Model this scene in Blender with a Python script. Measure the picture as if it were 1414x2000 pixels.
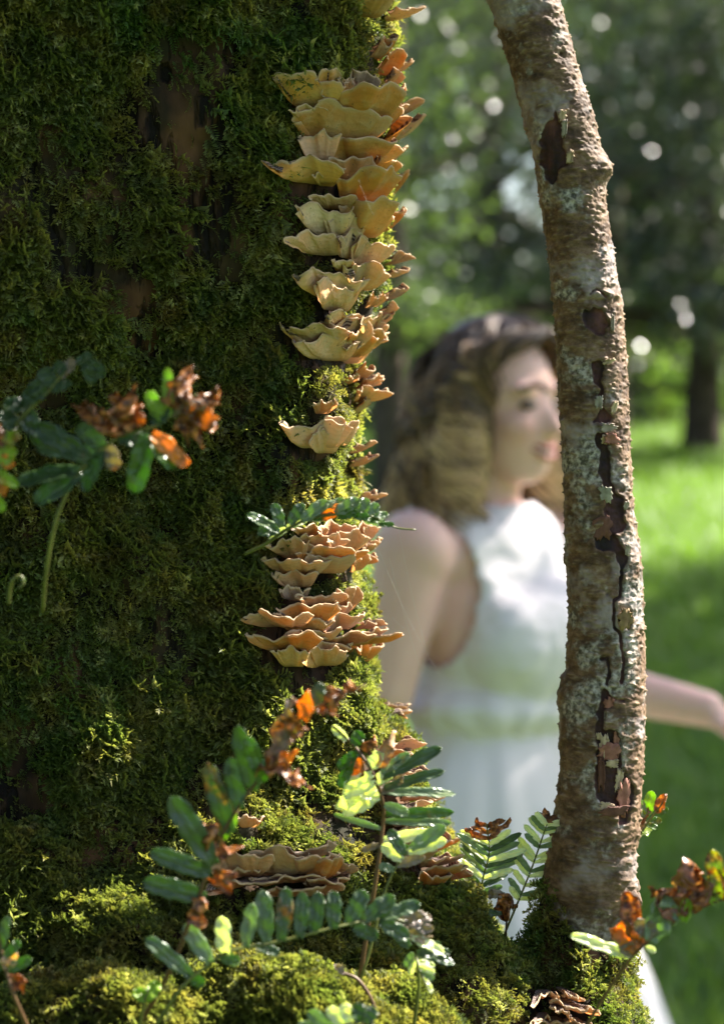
import bpy, math, random
import numpy as np
from mathutils import Vector, Matrix
from mathutils.bvhtree import BVHTree

for _o in list(bpy.data.objects):
    bpy.data.objects.remove(_o, do_unlink=True)
SC = bpy.context.scene
COL = SC.collection
random.seed(7)
RNG = np.random.default_rng(11)

# ------------------------------------------------------------------ camera
FPX = 4000.0
CAMZ = 1.5
PITCH = math.atan(240 / FPX)
cam_d = bpy.data.cameras.new('camera')
cam = bpy.data.objects.new('camera', cam_d)
COL.objects.link(cam)
cam.location = (0, 0, CAMZ)
cam.rotation_euler = (math.radians(90) - PITCH, 0, 0)
cam_d.sensor_fit = 'VERTICAL'
cam_d.sensor_height = 36
cam_d.lens = FPX / 2000 * 36
cam_d.clip_start = 0.05
cam_d.clip_end = 2000
cam_d.dof.use_dof = True
cam_d.dof.focus_distance = 1.285
cam_d.dof.aperture_fstop = 5.8
SC.camera = cam

# ------------------------------------------------------------------ light
SUN_TO = Vector((0.84, 0.49, 0.95)).normalized()      # towards the sun
w = bpy.data.worlds.new('World')
SC.world = w
w.use_nodes = True
nt = w.node_tree
sky = nt.nodes.new('ShaderNodeTexSky')
sky.sky_type = 'NISHITA'
sky.sun_disc = False
sky.sun_elevation = math.asin(SUN_TO.z)
sky.sun_rotation = math.atan2(SUN_TO.x, SUN_TO.y)
sky.air_density = 1.0
sky.dust_density = 2.0
bg = nt.nodes['Background']
bg.inputs[1].default_value = 0.066
nt.links.new(sky.outputs[0], bg.inputs[0])
sun_d = bpy.data.lights.new('sun', 'SUN')
sun_d.energy = 5.0
sun_d.angle = math.radians(0.6)
sun_d.color = (1.0, 0.94, 0.84)
sun = bpy.data.objects.new('sun', sun_d)
COL.objects.link(sun)
sun.rotation_euler = (-SUN_TO).to_track_quat('-Z', 'Y').to_euler()
sun.location = (6, 6, 9)
SC.view_settings.view_transform = 'Standard'
SC.view_settings.look = 'None'
SC.view_settings.gamma = 1
SC.view_settings.exposure = 2.25
SC.view_settings.use_curve_mapping = False
SC.cycles.max_bounces = 6
SC.cycles.diffuse_bounces = 3
SC.cycles.transmission_bounces = 4
SC.cycles.transparent_max_bounces = 4
SC.cycles.sample_clamp_indirect = 4

# ------------------------------------------------------------------ helpers
C0 = Vector((0, 0, CAMZ))
FW = Vector((0, math.cos(PITCH), -math.sin(PITCH)))
UPV = Vector((0, math.sin(PITCH), math.cos(PITCH)))
def P(u, v, d):
    """a real place d metres in front of the camera's position"""
    return C0 + FW * d + Vector((1, 0, 0)) * ((u - 707) / FPX * d) + UPV * ((1000 - v) / FPX * d)
def proj(V):
    Q = V - np.array(C0)
    d = Q @ np.array(FW)
    d = np.where(np.abs(d) < 1e-3, 1e-3, d)
    return 707 + Q[:, 0] / d * FPX, 1000 - (Q @ np.array(UPV)) / d * FPX, d

def _hash(ix, iy, iz, seed):
    h = (ix * 374761393 + iy * 668265263 + iz * 2147483647 + seed * 974711) & 0xffffffff
    h = ((h ^ (h >> 13)) * 1274126177) & 0xffffffff
    h = ((h ^ (h >> 15)) * 2246822519) & 0xffffffff
    return ((h ^ (h >> 16)) & 0xffff) / 65535.0
def vnoise(p, seed=0):
    p = np.asarray(p, dtype=np.float64)
    i = np.floor(p).astype(np.int64)
    f = p - i
    f = f * f * (3 - 2 * f)
    r = 0
    for dx in (0, 1):
        for dy in (0, 1):
            for dz in (0, 1):
                wgt = (f[:, 0] if dx else 1 - f[:, 0]) * (f[:, 1] if dy else 1 - f[:, 1]) * (f[:, 2] if dz else 1 - f[:, 2])
                r = r + wgt * _hash(i[:, 0] + dx, i[:, 1] + dy, i[:, 2] + dz, seed)
    return r * 2 - 1
def fbm(p, octv=4, seed=0, gain=0.5):
    r = 0; a = 1; s = 0
    for k in range(octv):
        r = r + a * vnoise(p * (2 ** k), seed + k * 17); s += a; a *= gain
    return r / s

ORG = {}
def org(o):
    return ORG.get(o.name, Vector((0, 0, 0)))
def tag(o, label=None, cat=None, group=None, kind=None):
    if label: o['label'] = label
    if cat: o['category'] = cat
    if group: o['group'] = group
    if kind: o['kind'] = kind
    return o
def thing(name, label, cat, loc, group=None):
    o = bpy.data.objects.new(name, None)
    COL.objects.link(o)
    o.empty_display_size = 0.02
    o.location = loc
    ORG[o.name] = Vector(loc)
    return tag(o, label, cat, group)
def mk(name, V, F, mat, parent=None, smooth=True, attrs=None, loc=None, color=None, solid=0):
    """one mesh object; V are world positions"""
    V = np.asarray(V, dtype=np.float64).reshape(-1, 3)
    if parent is not None: L = org(parent)
    elif loc is not None: L = Vector(loc)
    else: L = Vector((V[:, 0].mean(), V[:, 1].mean(), V[:, 2].min()))
    me = bpy.data.meshes.new(name)
    if isinstance(F, np.ndarray) and F.ndim == 2:
        n, k = F.shape
        me.vertices.add(len(V)); me.loops.add(n * k); me.polygons.add(n)
        me.vertices.foreach_set('co', (V - np.array(L)).astype(np.float32).ravel())
        me.loops.foreach_set('vertex_index', F.astype(np.int32).ravel())
        me.polygons.foreach_set('loop_start', np.arange(0, n * k, k, dtype=np.int32))
        me.polygons.foreach_set('loop_total', np.full(n, k, dtype=np.int32))
        me.update(calc_edges=True)
    else:
        me.from_pydata([tuple(x) for x in (V - np.array(L))], [], [tuple(map(int, f)) for f in F])
    if smooth and len(me.polygons):
        me.polygons.foreach_set('use_smooth', np.ones(len(me.polygons), dtype=bool))
    for k, a in (attrs or {}).items():
        a = np.asarray(a, dtype=np.float32)
        if a.ndim == 1:
            me.attributes.new(k, 'FLOAT', 'POINT').data.foreach_set('value', a)
        else:
            me.attributes.new(k, 'FLOAT_VECTOR', 'POINT').data.foreach_set('vector', a.ravel())
    if mat: me.materials.append(mat)
    o = bpy.data.objects.new(name, me)
    COL.objects.link(o)
    if parent is not None:
        o.parent = parent
        ORG[o.name] = L
    else:
        o.location = L
        ORG[o.name] = L
    if color: o.color = color
    if solid:
        m = o.modifiers.new('solid', 'SOLIDIFY'); m.thickness = solid; m.offset = 0
    return o

def grid_faces(nr, nc, wrap=False):
    r = np.arange(nr - 1)[:, None]
    c = np.arange(nc if wrap else nc - 1)[None, :]
    a = r * nc + c
    b = r * nc + (c + 1) % nc
    return np.stack([a, b, b + nc, a + nc], -1).reshape(-1, 4)
def catmull(pts, n):
    pts = [np.array(p, dtype=float) for p in pts]
    P4 = [2 * pts[0] - pts[1]] + pts + [2 * pts[-1] - pts[-2]]
    out = []
    segs = len(pts) - 1
    for k in range(n):
        t = k / (n - 1) * segs
        i = min(int(t), segs - 1); f = t - i
        p0, p1, p2, p3 = P4[i:i + 4]
        out.append(0.5 * ((2 * p1) + (-p0 + p2) * f + (2 * p0 - 5 * p1 + 4 * p2 - p3) * f * f + (-p0 + 3 * p1 - 3 * p2 + p3) * f ** 3))
    return np.array(out)
def tube(path, rad, sides=8, caps=True):
    path = np.asarray(path, float); n = len(path)
    rad = np.broadcast_to(np.asarray(rad, float), (n,))
    T = np.gradient(path, axis=0); T /= np.linalg.norm(T, axis=1)[:, None] + 1e-12
    ref = np.array([0.13, 0.97, 0.2]) if abs(T[0][1]) < 0.9 else np.array([1.0, 0, 0.1])
    V = []
    for i in range(n):
        a = np.cross(T[i], ref); a /= np.linalg.norm(a) + 1e-12
        b = np.cross(T[i], a)
        ref = np.cross(a, T[i])
        th = np.linspace(0, 2 * math.pi, sides, endpoint=False)
        V.append(path[i] + rad[i] * (np.cos(th)[:, None] * a + np.sin(th)[:, None] * b))
    V = np.concatenate(V)
    F = [tuple(f) for f in grid_faces(n, sides, True)]
    if caps:
        F.append(tuple(range(sides))[::-1]); F.append(tuple((n - 1) * sides + k for k in range(sides)))
    return V, F
def ellip(c, ax, n=14):
    """ellipsoid; ax = three axis vectors already scaled"""
    c = np.array(c, float); ax = [np.array(a, float) for a in ax]
    V = []
    for i in range(n + 1):
        th = math.pi * i / n
        for j in range(2 * n):
            ph = math.pi * j / n
            V.append(c + ax[0] * math.sin(th) * math.cos(ph) + ax[1] * math.sin(th) * math.sin(ph) + ax[2] * math.cos(th))
    return np.array(V), [tuple(f) for f in grid_faces(n + 1, 2 * n, True)]
def capsule(a, b, ra, rb, n=8):
    a = np.array(a, float); b = np.array(b, float)
    L = np.linalg.norm(b - a); d = (b - a) / max(L, 1e-9)
    pts = []; rr = []
    for k in range(n):
        th = math.pi / 2 * k / n
        pts.append(a - d * ra * math.cos(th)); rr.append(ra * math.sin(th) + 1e-4)
    for k in range(9):
        t = k / 8; pts.append(a + (b - a) * t); rr.append(ra + (rb - ra) * t)
    for k in range(n, -1, -1):
        th = math.pi / 2 * k / n
        if k == n: continue
        pts.append(b + d * rb * math.cos(th)); rr.append(rb * math.sin(th) + 1e-4)
    return tube(pts, rr, 20)
def join(parts):
    V = []; F = []; n = 0
    for v, f in parts:
        V.append(np.asarray(v)); F += [tuple(int(i) + n for i in g) for g in f]; n += len(v)
    return np.concatenate(V), F
def remesh(parts, voxel, smooth=4):
    V, F = join(parts)
    me = bpy.data.meshes.new('tmp'); me.from_pydata([tuple(x) for x in V], [], F); me.update()
    o = bpy.data.objects.new('tmp', me); COL.objects.link(o)
    m = o.modifiers.new('r', 'REMESH'); m.mode = 'VOXEL'; m.voxel_size = voxel; m.adaptivity = 0
    if smooth:
        s = o.modifiers.new('s', 'SMOOTH'); s.factor = 0.5; s.iterations = smooth
    dg = bpy.context.evaluated_depsgraph_get()
    me2 = bpy.data.meshes.new_from_object(o.evaluated_get(dg))
    V2 = np.empty(len(me2.vertices) * 3, np.float32); me2.vertices.foreach_get('co', V2); V2 = V2.reshape(-1, 3).astype(float)
    N2 = np.empty(len(me2.vertices) * 3, np.float32); me2.vertices.foreach_get('normal', N2); N2 = N2.reshape(-1, 3).astype(float)
    li = np.empty(len(me2.loops), np.int32); me2.loops.foreach_get('vertex_index', li)
    tot = np.empty(len(me2.polygons), np.int32); me2.polygons.foreach_get('loop_total', tot)
    bpy.data.objects.remove(o, do_unlink=True); bpy.data.meshes.remove(me)
    F2 = li.reshape(-1, 4) if (tot == 4).all() else None
    if F2 is None:
        st = np.cumsum(tot) - tot
        F2 = np.array([[li[s], li[s + 1], li[s + 2], li[s + t - 1]] for s, t in zip(st, tot)])
    bpy.data.meshes.remove(me2)
    return V2, N2, F2
def vnormals(V, F):
    fn = np.cross(V[F[:, 1]] - V[F[:, 0]], V[F[:, 2]] - V[F[:, 0]])
    N = np.zeros_like(V)
    for k in range(F.shape[1]): np.add.at(N, F[:, k], fn)
    return N / (np.linalg.norm(N, axis=1)[:, None] + 1e-12)
def inpoly(u, v, poly):
    r = np.zeros(len(u), bool); n = len(poly)
    for i in range(n):
        x1, y1 = poly[i]; x2, y2 = poly[(i + 1) % n]
        c = ((y1 > v) != (y2 > v))
        xi = (x2 - x1) * (v - y1) / ((y2 - y1) if y2 != y1 else 1e-9) + x1
        r ^= c & (u < xi)
    return r

# ------------------------------------------------------------------ materials
class NT:
    def __init__(s, name):
        s.m = bpy.data.materials.new(name); s.m.use_nodes = True
        s.t = s.m.node_tree; s.t.nodes.clear()
        s.out = s.n('ShaderNodeOutputMaterial')
    def n(s, t, **kw):
        x = s.t.nodes.new(t)
        for k, v in kw.items(): setattr(x, k, v)
        return x
    def set(s, sock, v):
        if hasattr(v, 'is_output') or isinstance(v, bpy.types.NodeSocket): s.t.links.new(v, sock)
        elif isinstance(v, (tuple, list)) and len(v) == 3 and sock.type == 'RGBA': sock.default_value = (*v, 1)
        else: sock.default_value = v
    def pos(s): return s.n('ShaderNodeNewGeometry').outputs['Position']
    def noise(s, scale, detail=3, vec=None, rough=0.55, dist=0.0):
        x = s.n('ShaderNodeTexNoise'); x.inputs['Scale'].default_value = scale; x.inputs['Detail'].default_value = detail
        x.inputs['Roughness'].default_value = rough; x.inputs['Distortion'].default_value = dist
        s.t.links.new(vec if vec is not None else s.pos(), x.inputs['Vector'])
        return x.outputs['Fac']
    def mapv(s, scale, vec=None, loc=(0, 0, 0)):
        x = s.n('ShaderNodeMapping'); x.inputs['Scale'].default_value = scale; x.inputs['Location'].default_value = loc
        s.t.links.new(vec if vec is not None else s.pos(), x.inputs['Vector']); return x.outputs[0]
    def ramp(s, fac, stops, interp='LINEAR'):
        x = s.n('ShaderNodeValToRGB'); x.color_ramp.interpolation = interp
        e = x.color_ramp.elements
        while len(e) < len(stops): e.new(0.5)
        for k, (p, c) in enumerate(stops):
            e[k].position = p; e[k].color = (c, c, c, 1) if not isinstance(c, (tuple, list)) else (*c[:3], 1)
        s.t.links.new(fac, x.inputs[0]); return x.outputs[0]
    def mix(s, f, a, b, blend='MIX'):
        x = s.n('ShaderNodeMix', data_type='RGBA', blend_type=blend)
        s.set(x.inputs[0], f); s.set(x.inputs[6], a); s.set(x.inputs[7], b); return x.outputs[2]
    def math(s, op, a, b=0.0, clamp=False):
        x = s.n('ShaderNodeMath', operation=op); x.use_clamp = clamp
        s.set(x.inputs[0], a); s.set(x.inputs[1], b); return x.outputs[0]
    def attr(s, name, typ='GEOMETRY'):
        x = s.n('ShaderNodeAttribute'); x.attribute_name = name; x.attribute_type = typ; return x
    def bump(s, h, strength=0.5, dist=0.002, normal=None):
        x = s.n('ShaderNodeBump'); x.inputs['Strength'].default_value = strength; x.inputs['Distance'].default_value = dist
        s.t.links.new(h, x.inputs['Height'])
        if normal is not None: s.t.links.new(normal, x.inputs['Normal'])
        return x.outputs[0]
    def pbr(s, col, rough=0.6, spec=0.5, normal=None, **kw):
        x = s.n('ShaderNodeBsdfPrincipled')
        s.set(x.inputs['Base Color'], col); s.set(x.inputs['Roughness'], rough); s.set(x.inputs['Specular IOR Level'], spec)
        if normal is not None: s.t.links.new(normal, x.inputs['Normal'])
        for k, v in kw.items(): s.set(x.inputs[k.replace('_', ' ')], v)
        return x.outputs[0]
    def translucent(s, shader, col, f, normal=None):
        t = s.n('ShaderNodeBsdfTranslucent'); s.set(t.inputs['Color'], col)
        if normal is not None: s.t.links.new(normal, t.inputs['Normal'])
        m = s.n('ShaderNodeMixShader'); s.set(m.inputs[0], f)
        s.t.links.new(shader, m.inputs[1]); s.t.links.new(t.outputs[0], m.inputs[2]); return m.outputs[0]
    def done(s, shader):
        s.t.links.new(shader, s.out.inputs[0]); return s.m

def m_moss():
    s = NT('moss')
    big = s.noise(9, 3); mid = s.noise(38, 3); fine = s.noise(240, 2)
    c = s.ramp(big, [(0.32, (0.052, 0.088, 0.028)), (0.5, (0.098, 0.122, 0.040)), (0.66, (0.055, 0.110, 0.032))])
    c = s.mix(s.ramp(mid, [(0.48, 0.0), (0.70, 1.0)]), c, (0.17, 0.165, 0.06))
    brown = s.noise(23, 3, s.mapv((1, 1, 1), loc=(3, 8, 2)))
    c = s.mix(s.ramp(brown, [(0.56, 0.0), (0.70, 0.7)]), c, (0.085, 0.052, 0.022))
    pale = s.noise(75, 2, s.mapv((1, 1, 1), loc=(9, 1, 5)))
    c = s.mix(s.ramp(pale, [(0.60, 0.0), (0.70, 0.8)]), c, (0.27, 0.30, 0.17))
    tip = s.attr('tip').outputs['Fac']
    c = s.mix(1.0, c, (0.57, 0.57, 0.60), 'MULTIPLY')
    c2 = s.mix(tip, s.mix(1.0, c, (0.42, 0.36, 0.30), 'MULTIPLY'), s.mix(1.0, c, (2.5, 2.4, 2.0), 'MULTIPLY'))  # shade of the gaps painted into sprig bases, sunlit look into tips
    c2 = s.mix(s.ramp(fine, [(0.35, 0.0), (0.65, 0.6)]), c2, s.mix(1.0, c2, (1.6, 1.4, 1.1), 'MULTIPLY'))
    sh = s.pbr(c2, 0.62, 0.35)
    return s.done(s.translucent(sh, s.mix(1.0, c2, (2.2, 2.2, 1.1), 'MULTIPLY'), 0.42))
def m_bark_dark():
    s = NT('dark_bark')
    p = s.mapv((1, 1, 0.35))
    n1 = s.noise(60, 5, p); n2 = s.noise(14, 3)
    c = s.ramp(n1, [(0.3, (0.010, 0.006, 0.004)), (0.52, (0.045, 0.024, 0.013)), (0.7, (0.11, 0.060, 0.033))])
    c = s.mix(s.ramp(n2, [(0.40, 0.0), (0.55, 0.8)]), c, (0.014, 0.017, 0.006))
    ck = s.ramp(s.noise(70, 4, s.mapv((1, 1, 0.16)), 0.6), [(0.40, 0.0), (0.50, 1.0)])
    red = s.ramp(s.noise(20, 3), [(0.45, 0.0), (0.62, 1.0)])
    c = s.mix(s.math('MULTIPLY', red, 0.7), c, s.mix(n1, (0.05, 0.022, 0.010), (0.20, 0.095, 0.045)))
    c = s.mix(ck, (0.006, 0.004, 0.003), c)
    return s.done(s.pbr(c, 0.85, 0.2, s.bump(s.math('ADD', s.math('MULTIPLY', n1, .5), ck), 1.0, 0.006)))
def m_slender_bark():
    s = NT('lichened_bark')
    p = s.mapv((1, 1, 1.7))
    n1 = s.noise(62, 7, p, 0.72); n2 = s.noise(16, 4); n3 = s.noise(300, 3); n4 = s.noise(30, 4, s.mapv((1, 1, 1.3), loc=(4, 4, 4)), 0.62)
    c = s.ramp(n1, [(0.30, (0.024, 0.013, 0.007)), (0.46, (0.085, 0.045, 0.023)), (0.60, (0.19, 0.115, 0.065)), (0.75, (0.32, 0.23, 0.16))])
    li = s.attr('lichen').outputs['Fac']
    lm = s.math('ADD', n4, s.math('MULTIPLY', s.math('SUBTRACT', li, 0.9), 0.13))
    lc = s.ramp(n3, [(0.38, (0.05, 0.052, 0.043)), (0.5, (0.24, 0.225, 0.20)), (0.65, (0.54, 0.50, 0.46))])
    c = s.mix(s.ramp(lm, [(0.52, 0.0), (0.62, 0.80)]), c, lc)
    c = s.mix(s.ramp(s.noise(22, 4, s.mapv((1, 1, 1), loc=(7, 2, 1)), 0.6), [(0.56, 0.0), (0.66, 0.7)]), c, s.mix(n3, (0.30, 0.25, 0.24), (0.42, 0.36, 0.36)))
    wart = s.attr('wart').outputs['Fac']
    c = s.mix(s.math('MULTIPLY', wart, 0.75, True), c, (0.33, 0.235, 0.14))
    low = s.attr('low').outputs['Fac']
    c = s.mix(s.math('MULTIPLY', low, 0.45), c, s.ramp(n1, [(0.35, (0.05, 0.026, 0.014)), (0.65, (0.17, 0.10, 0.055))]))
    peel = s.attr('peel').outputs['Fac']
    pc = s.ramp(s.noise(70, 4, s.mapv((1, 1, 0.4))), [(0.35, (0.014, 0.007, 0.007)), (0.55, (0.055, 0.020, 0.017)), (0.72, (0.15, 0.06, 0.05))])
    c = s.mix(s.ramp(peel, [(0.35, 0.0), (0.6, 1.0)]), c, pc)
    h = s.math('ADD', n3, s.math('MULTIPLY', n1, 1.5))
    return s.done(s.pbr(c, 0.72, 0.35, s.bump(h, 0.4, 0.0009)))
def m_cap():
    s = NT('fungus_flesh')
    oi = s.n('ShaderNodeObjectInfo')
    rad = s.attr('rad').outputs['Fac']; side = s.attr('side').outputs['Fac']
    n = s.noise(85, 4); nf = s.noise(420, 3)
    n2 = s.noise(38, 3, s.mapv((1, 1, 1), loc=(2, 5, 7)))
    base = oi.outputs['Color']
    under = s.mix(s.ramp(n2, [(0.42, 0.0), (0.68, 0.75)]), base, s.mix(1.0, base, (1.10, 0.80, 0.50), 'MULTIPLY'))
    under = s.mix(s.ramp(n, [(0.5, 0.0), (0.75, 0.5)]), under, (0.66, 0.56, 0.36))
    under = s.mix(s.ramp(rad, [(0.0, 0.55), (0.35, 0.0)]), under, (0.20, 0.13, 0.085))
    under = s.mix(s.ramp(nf, [(0.66, 0.0), (0.72, 0.6)]), under, (0.13, 0.08, 0.05))
    zon = s.n('ShaderNodeTexWave'); zon.wave_type = 'BANDS'; zon.inputs['Scale'].default_value = 3.0; zon.inputs['Distortion'].default_value = 2.0
    cx = s.n('ShaderNodeCombineXYZ'); s.t.links.new(rad, cx.inputs[0]); s.t.links.new(s.math('MULTIPLY', n, 0.15), cx.inputs[1]); s.t.links.new(cx.outputs[0], zon.inputs['Vector'])
    topc = s.ramp(zon.outputs['Fac'], [(0.1, (0.055, 0.030, 0.030)), (0.5, (0.16, 0.10, 0.085)), (0.9, (0.33, 0.27, 0.24))])
    c = s.mix(side, under, topc)
    c = s.mix(s.ramp(rad, [(0.90, 0.0), (0.985, 0.9)]), c, (0.66, 0.50, 0.31))
    zl = s.math('SINE', s.math('MULTIPLY', s.math('ADD', rad, s.math('MULTIPLY', n2, 0.25)), 42.0))
    c = s.mix(s.math('MULTIPLY', s.math('MAXIMUM', zl, 0.0), 0.10), c, s.mix(1.0, c, (0.5, 0.4, 0.3), 'MULTIPLY'))
    bmp = s.bump(s.math('ADD', s.math('ADD', n, s.math('MULTIPLY', zl, 0.02)), s.math('MULTIPLY', nf, 0.5)), 0.8, 0.002)
    sh = s.pbr(c, 0.72, 0.25, bmp)
    return s.done(s.translucent(sh, s.mix(1.0, c, (1.25, 0.88, 0.52), 'MULTIPLY'), 0.32))
def m_leaf():
    s = NT('fern_leaf')
    oi = s.n('ShaderNodeObjectInfo')
    g = s.n('ShaderNodeNewGeometry')
    n = s.noise(95, 3, None, 0.6); nf = s.noise(260, 3)
    base = oi.outputs['Color']
    c = s.mix(s.ramp(n, [(0.35, 0.0), (0.7, 0.45)]), base, s.mix(1.0, base, (1.5, 1.35, 0.8), 'MULTIPLY'))
    th = s.math('SUBTRACT', 0.80, s.math('MULTIPLY', oi.outputs['Alpha'], 0.52))
    bm = s.math('MULTIPLY', s.math('SUBTRACT', s.noise(62, 3, s.mapv((1, 1, 1), loc=(3, 3, 1))), th), 6.0, True)
    dead = s.ramp(nf, [(0.36, (0.075, 0.022, 0.010)), (0.52, (0.32, 0.12, 0.035)), (0.66, (0.62, 0.30, 0.10))])
    c = s.mix(bm, c, dead)
    rib = s.attr('rib').outputs['Fac']
    c = s.mix(s.math('MULTIPLY', rib, 0.4), c, s.mix(1.0, c, (1.7, 1.6, 1.1), 'MULTIPLY'))
    cb = s.mix(g.outputs['Backfacing'], c, s.mix(0.30, c, (0.30, 0.34, 0.22)))
    sh = s.pbr(cb, 0.33, 0.85, s.bump(s.math('ADD', s.math('MULTIPLY', nf, .6), rib), 0.7, 0.0012))
    return s.done(s.translucent(sh, s.mix(1.0, c, (1.45, 1.65, 0.75), 'MULTIPLY'), 0.44))
def m_simple(name, col, rough=0.6, spec=0.4, nscale=80, var=0.35, bump=0.3, bd=0.001, trans=0, tcol=None, stretch=(1, 1, 1), **kw):
    s = NT(name)
    n = s.noise(nscale, 4, s.mapv(stretch))
    c = s.mix(s.ramp(n, [(0.3, 0.0), (0.7, 1.0)]), tuple(x * (1 - var) for x in col), tuple(min(1, x * (1 + var)) for x in col))
    sh = s.pbr(c, rough, spec, s.bump(n, bump, bd), **kw)
    if trans: sh = s.translucent(sh, tcol or c, trans)
    return s.done(sh)
def m_canopy(name, a, b, tr, rough=0.35, f=0.45):
    s = NT(name)
    r = s.attr('rnd').outputs['Fac']
    c = s.mix(r, a, b)
    sh = s.pbr(c, rough, 0.6)
    return s.done(s.translucent(sh, s.mix(r, tr, tuple(x * 0.6 for x in tr)), f))
def m_ground():
    s = NT('ground_soil')
    n = s.noise(1.2, 4); n2 = s.noise(25, 4)
    c = s.mix(n, (0.035, 0.075, 0.012), (0.07, 0.11, 0.02))
    c = s.mix(s.ramp(n2, [(0.5, 0.0), (0.7, 0.6)]), c, (0.05, 0.04, 0.02))
    return s.done(s.pbr(c, 0.9, 0.1, s.bump(n2, 0.6, 0.03)))
def m_skin():
    s = NT('skin')
    lip = s.noise(30, 3)
    blush = s.attr('blush').outputs['Fac']
    c = s.mix(lip, (0.78, 0.46, 0.39), (0.86, 0.54, 0.47))
    c = s.mix(blush, c, (0.68, 0.33, 0.27))
    return s.done(s.pbr(c, 0.5, 0.4, None, Subsurface_Weight=0.15, Subsurface_Scale=0.01))
def m_cloth():
    s = NT('white_cotton')
    n = s.noise(900, 2, s.mapv((1, 1, 0.4))); n2 = s.noise(9, 3)
    c = s.mix(n2, (0.86, 0.79, 0.82), (0.92, 0.85, 0.88))
    sh = s.pbr(c, 0.85, 0.15, s.bump(n, 0.2, 0.0005))
    return s.done(s.translucent(sh, (0.78, 0.74, 0.72), 0.12))
def m_hair():
    s = NT('hair')
    r = s.attr('rnd').outputs['Fac']
    c = s.ramp(r, [(0.0, (0.045, 0.026, 0.020)), (0.35, (0.12, 0.066, 0.038)), (0.65, (0.32, 0.18, 0.085)), (1.0, (0.78, 0.52, 0.28))])
    return s.done(s.pbr(c, 0.42, 0.5))
M_MOSS = m_moss(); M_BARK = m_bark_dark(); M_SLEN = m_slender_bark(); M_CAP = m_cap(); M_LEAF = m_leaf()
M_STEM = m_simple('fern_stem', (0.12, 0.13, 0.03), 0.45, 0.5, 60, 0.4, trans=0)
M_STEMB = m_simple('brown_stem', (0.11, 0.055, 0.022), 0.5, 0.5, 60, 0.4)
M_FLAKE = NT('peeling_bark'); _oi = M_FLAKE.n('ShaderNodeObjectInfo'); _nf = M_FLAKE.noise(160, 4)
M_FLAKE = M_FLAKE.done(M_FLAKE.pbr(M_FLAKE.mix(M_FLAKE.ramp(_nf, [(0.35, 0.0), (0.7, 0.8)]), _oi.outputs['Color'], M_FLAKE.mix(1.0, _oi.outputs['Color'], (0.4, 0.35, 0.32), 'MULTIPLY')), 0.75, 0.3, M_FLAKE.bump(_nf, 0.5, 0.001)))
M_GROUND = m_ground(); M_SKIN = m_skin(); M_CLOTH = m_cloth(); M_HAIR = m_hair()
M_GRASS = m_canopy('grass_blade', (0.085, 0.17, 0.022), (0.17, 0.26, 0.05), (0.30, 0.54, 0.05), 0.45, 0.42)
M_WOODBG = m_simple('grey_brown_bark', (0.07, 0.05, 0.038), 0.85, 0.2, 12, 0.5, 0.8, 0.02)
M_TEETH = m_simple('teeth', (0.75, 0.7, 0.64), 0.3, 0.5, 40, 0.05, 0)
M_LIP = m_simple('lips', (0.50, 0.16, 0.14), 0.4, 0.5, 60, 0.1, 0.1)
M_EYE = m_simple('eye', (0.10, 0.06, 0.045), 0.3, 0.5, 60, 0.3, 0)
M_BROW = m_simple('eyebrow_hair', (0.10, 0.055, 0.035), 0.7, 0.3, 200, 0.4, 0.3)
M_SHOE = m_simple('shoe_leather', (0.35, 0.24, 0.16), 0.6, 0.4, 60, 0.1, 0.2)
M_WEB = m_simple('spider_silk', (0.75, 0.75, 0.72), 0.3, 0.8, 60, 0.05, 0)

# ------------------------------------------------------------------ the mossy bole (big trunk, its flare, the mound and the collar of the slender stem)
TC = P(90, 1000, 1.40); TCX, TCY = TC.x, TC.y
EDGE = [(-1400, 742), (-300, 742), (0, 742), (150, 730), (300, 722), (500, 730), (620, 712), (700, 672), (830, 662), (930, 652), (1000, 660), (1100, 682), (1200, 696),
        (1300, 712), (1400, 730), (1500, 766), (1600, 808), (1700, 850), (1800, 880), (1900, 918), (2000, 960), (2300, 1050), (2900, 1150)]
def edge_px(v): return np.interp(v, [e[0] for e in EDGE], [e[1] for e in EDGE])
nz, na = 260, 120
zs = np.linspace(-0.05, 2.9, nz)
cd = math.hypot(TCX, TCY); ca = math.atan2(TCX, TCY)
rings = []
for z in zs:
    dd = 1.36
    v = 760 + (CAMZ - z) / dd * FPX
    xr = edge_px(v)
    a_edge = math.atan((xr - 707) / FPX)
    R = cd * math.sin(a_edge - ca)
    R0 = cd * math.sin(math.atan((min(xr, 745) - 707) / FPX) - ca)
    th = np.linspace(0, 2 * math.pi, na, endpoint=False)   # 0 = +x (right), -90deg = towards camera
    wr = np.clip(np.cos(th - math.radians(-18)), 0, 1) ** 1.2
    # the side towards the camera is flattened, with a rounded corner at the right
    cp = np.cos(th - math.radians(-71)); fac = np.where(cp > 0.05, 0.66 / np.maximum(cp, 0.05), 9.0)
    rr0 = (1.0 ** -14 + fac ** -14.0) ** (-1 / 14.0)
    r = R0 * rr0 + (R - R0) * wr * 1.05
    # front apron: lower down the bole comes towards the camera
    fl = np.clip((1.31 - z) / 0.20, 0, 1.8) ** 1.5 * 0.105
    r = r + fl * np.clip(np.cos(th - math.radians(-52)), 0, 1) ** 2.6 * (1 - 0.35 * wr)
    rings.append(np.stack([TCX + r * np.cos(th), TCY + r * np.sin(th), np.full(na, z)], 1))
trunkV = np.concatenate(rings); trunkF = [tuple(f) for f in grid_faces(nz, na, True)]
trunkF += [tuple(range(na))[::-1], tuple((nz - 1) * na + k for k in range(na))]
def E(u, v, d, rx, ry, rz): return ellip(P(u, v, d), ((rx, 0, 0), (0, ry, 0), (0, 0, rz)))
pxm = 1.32 / FPX
SLD = 1.33
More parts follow.
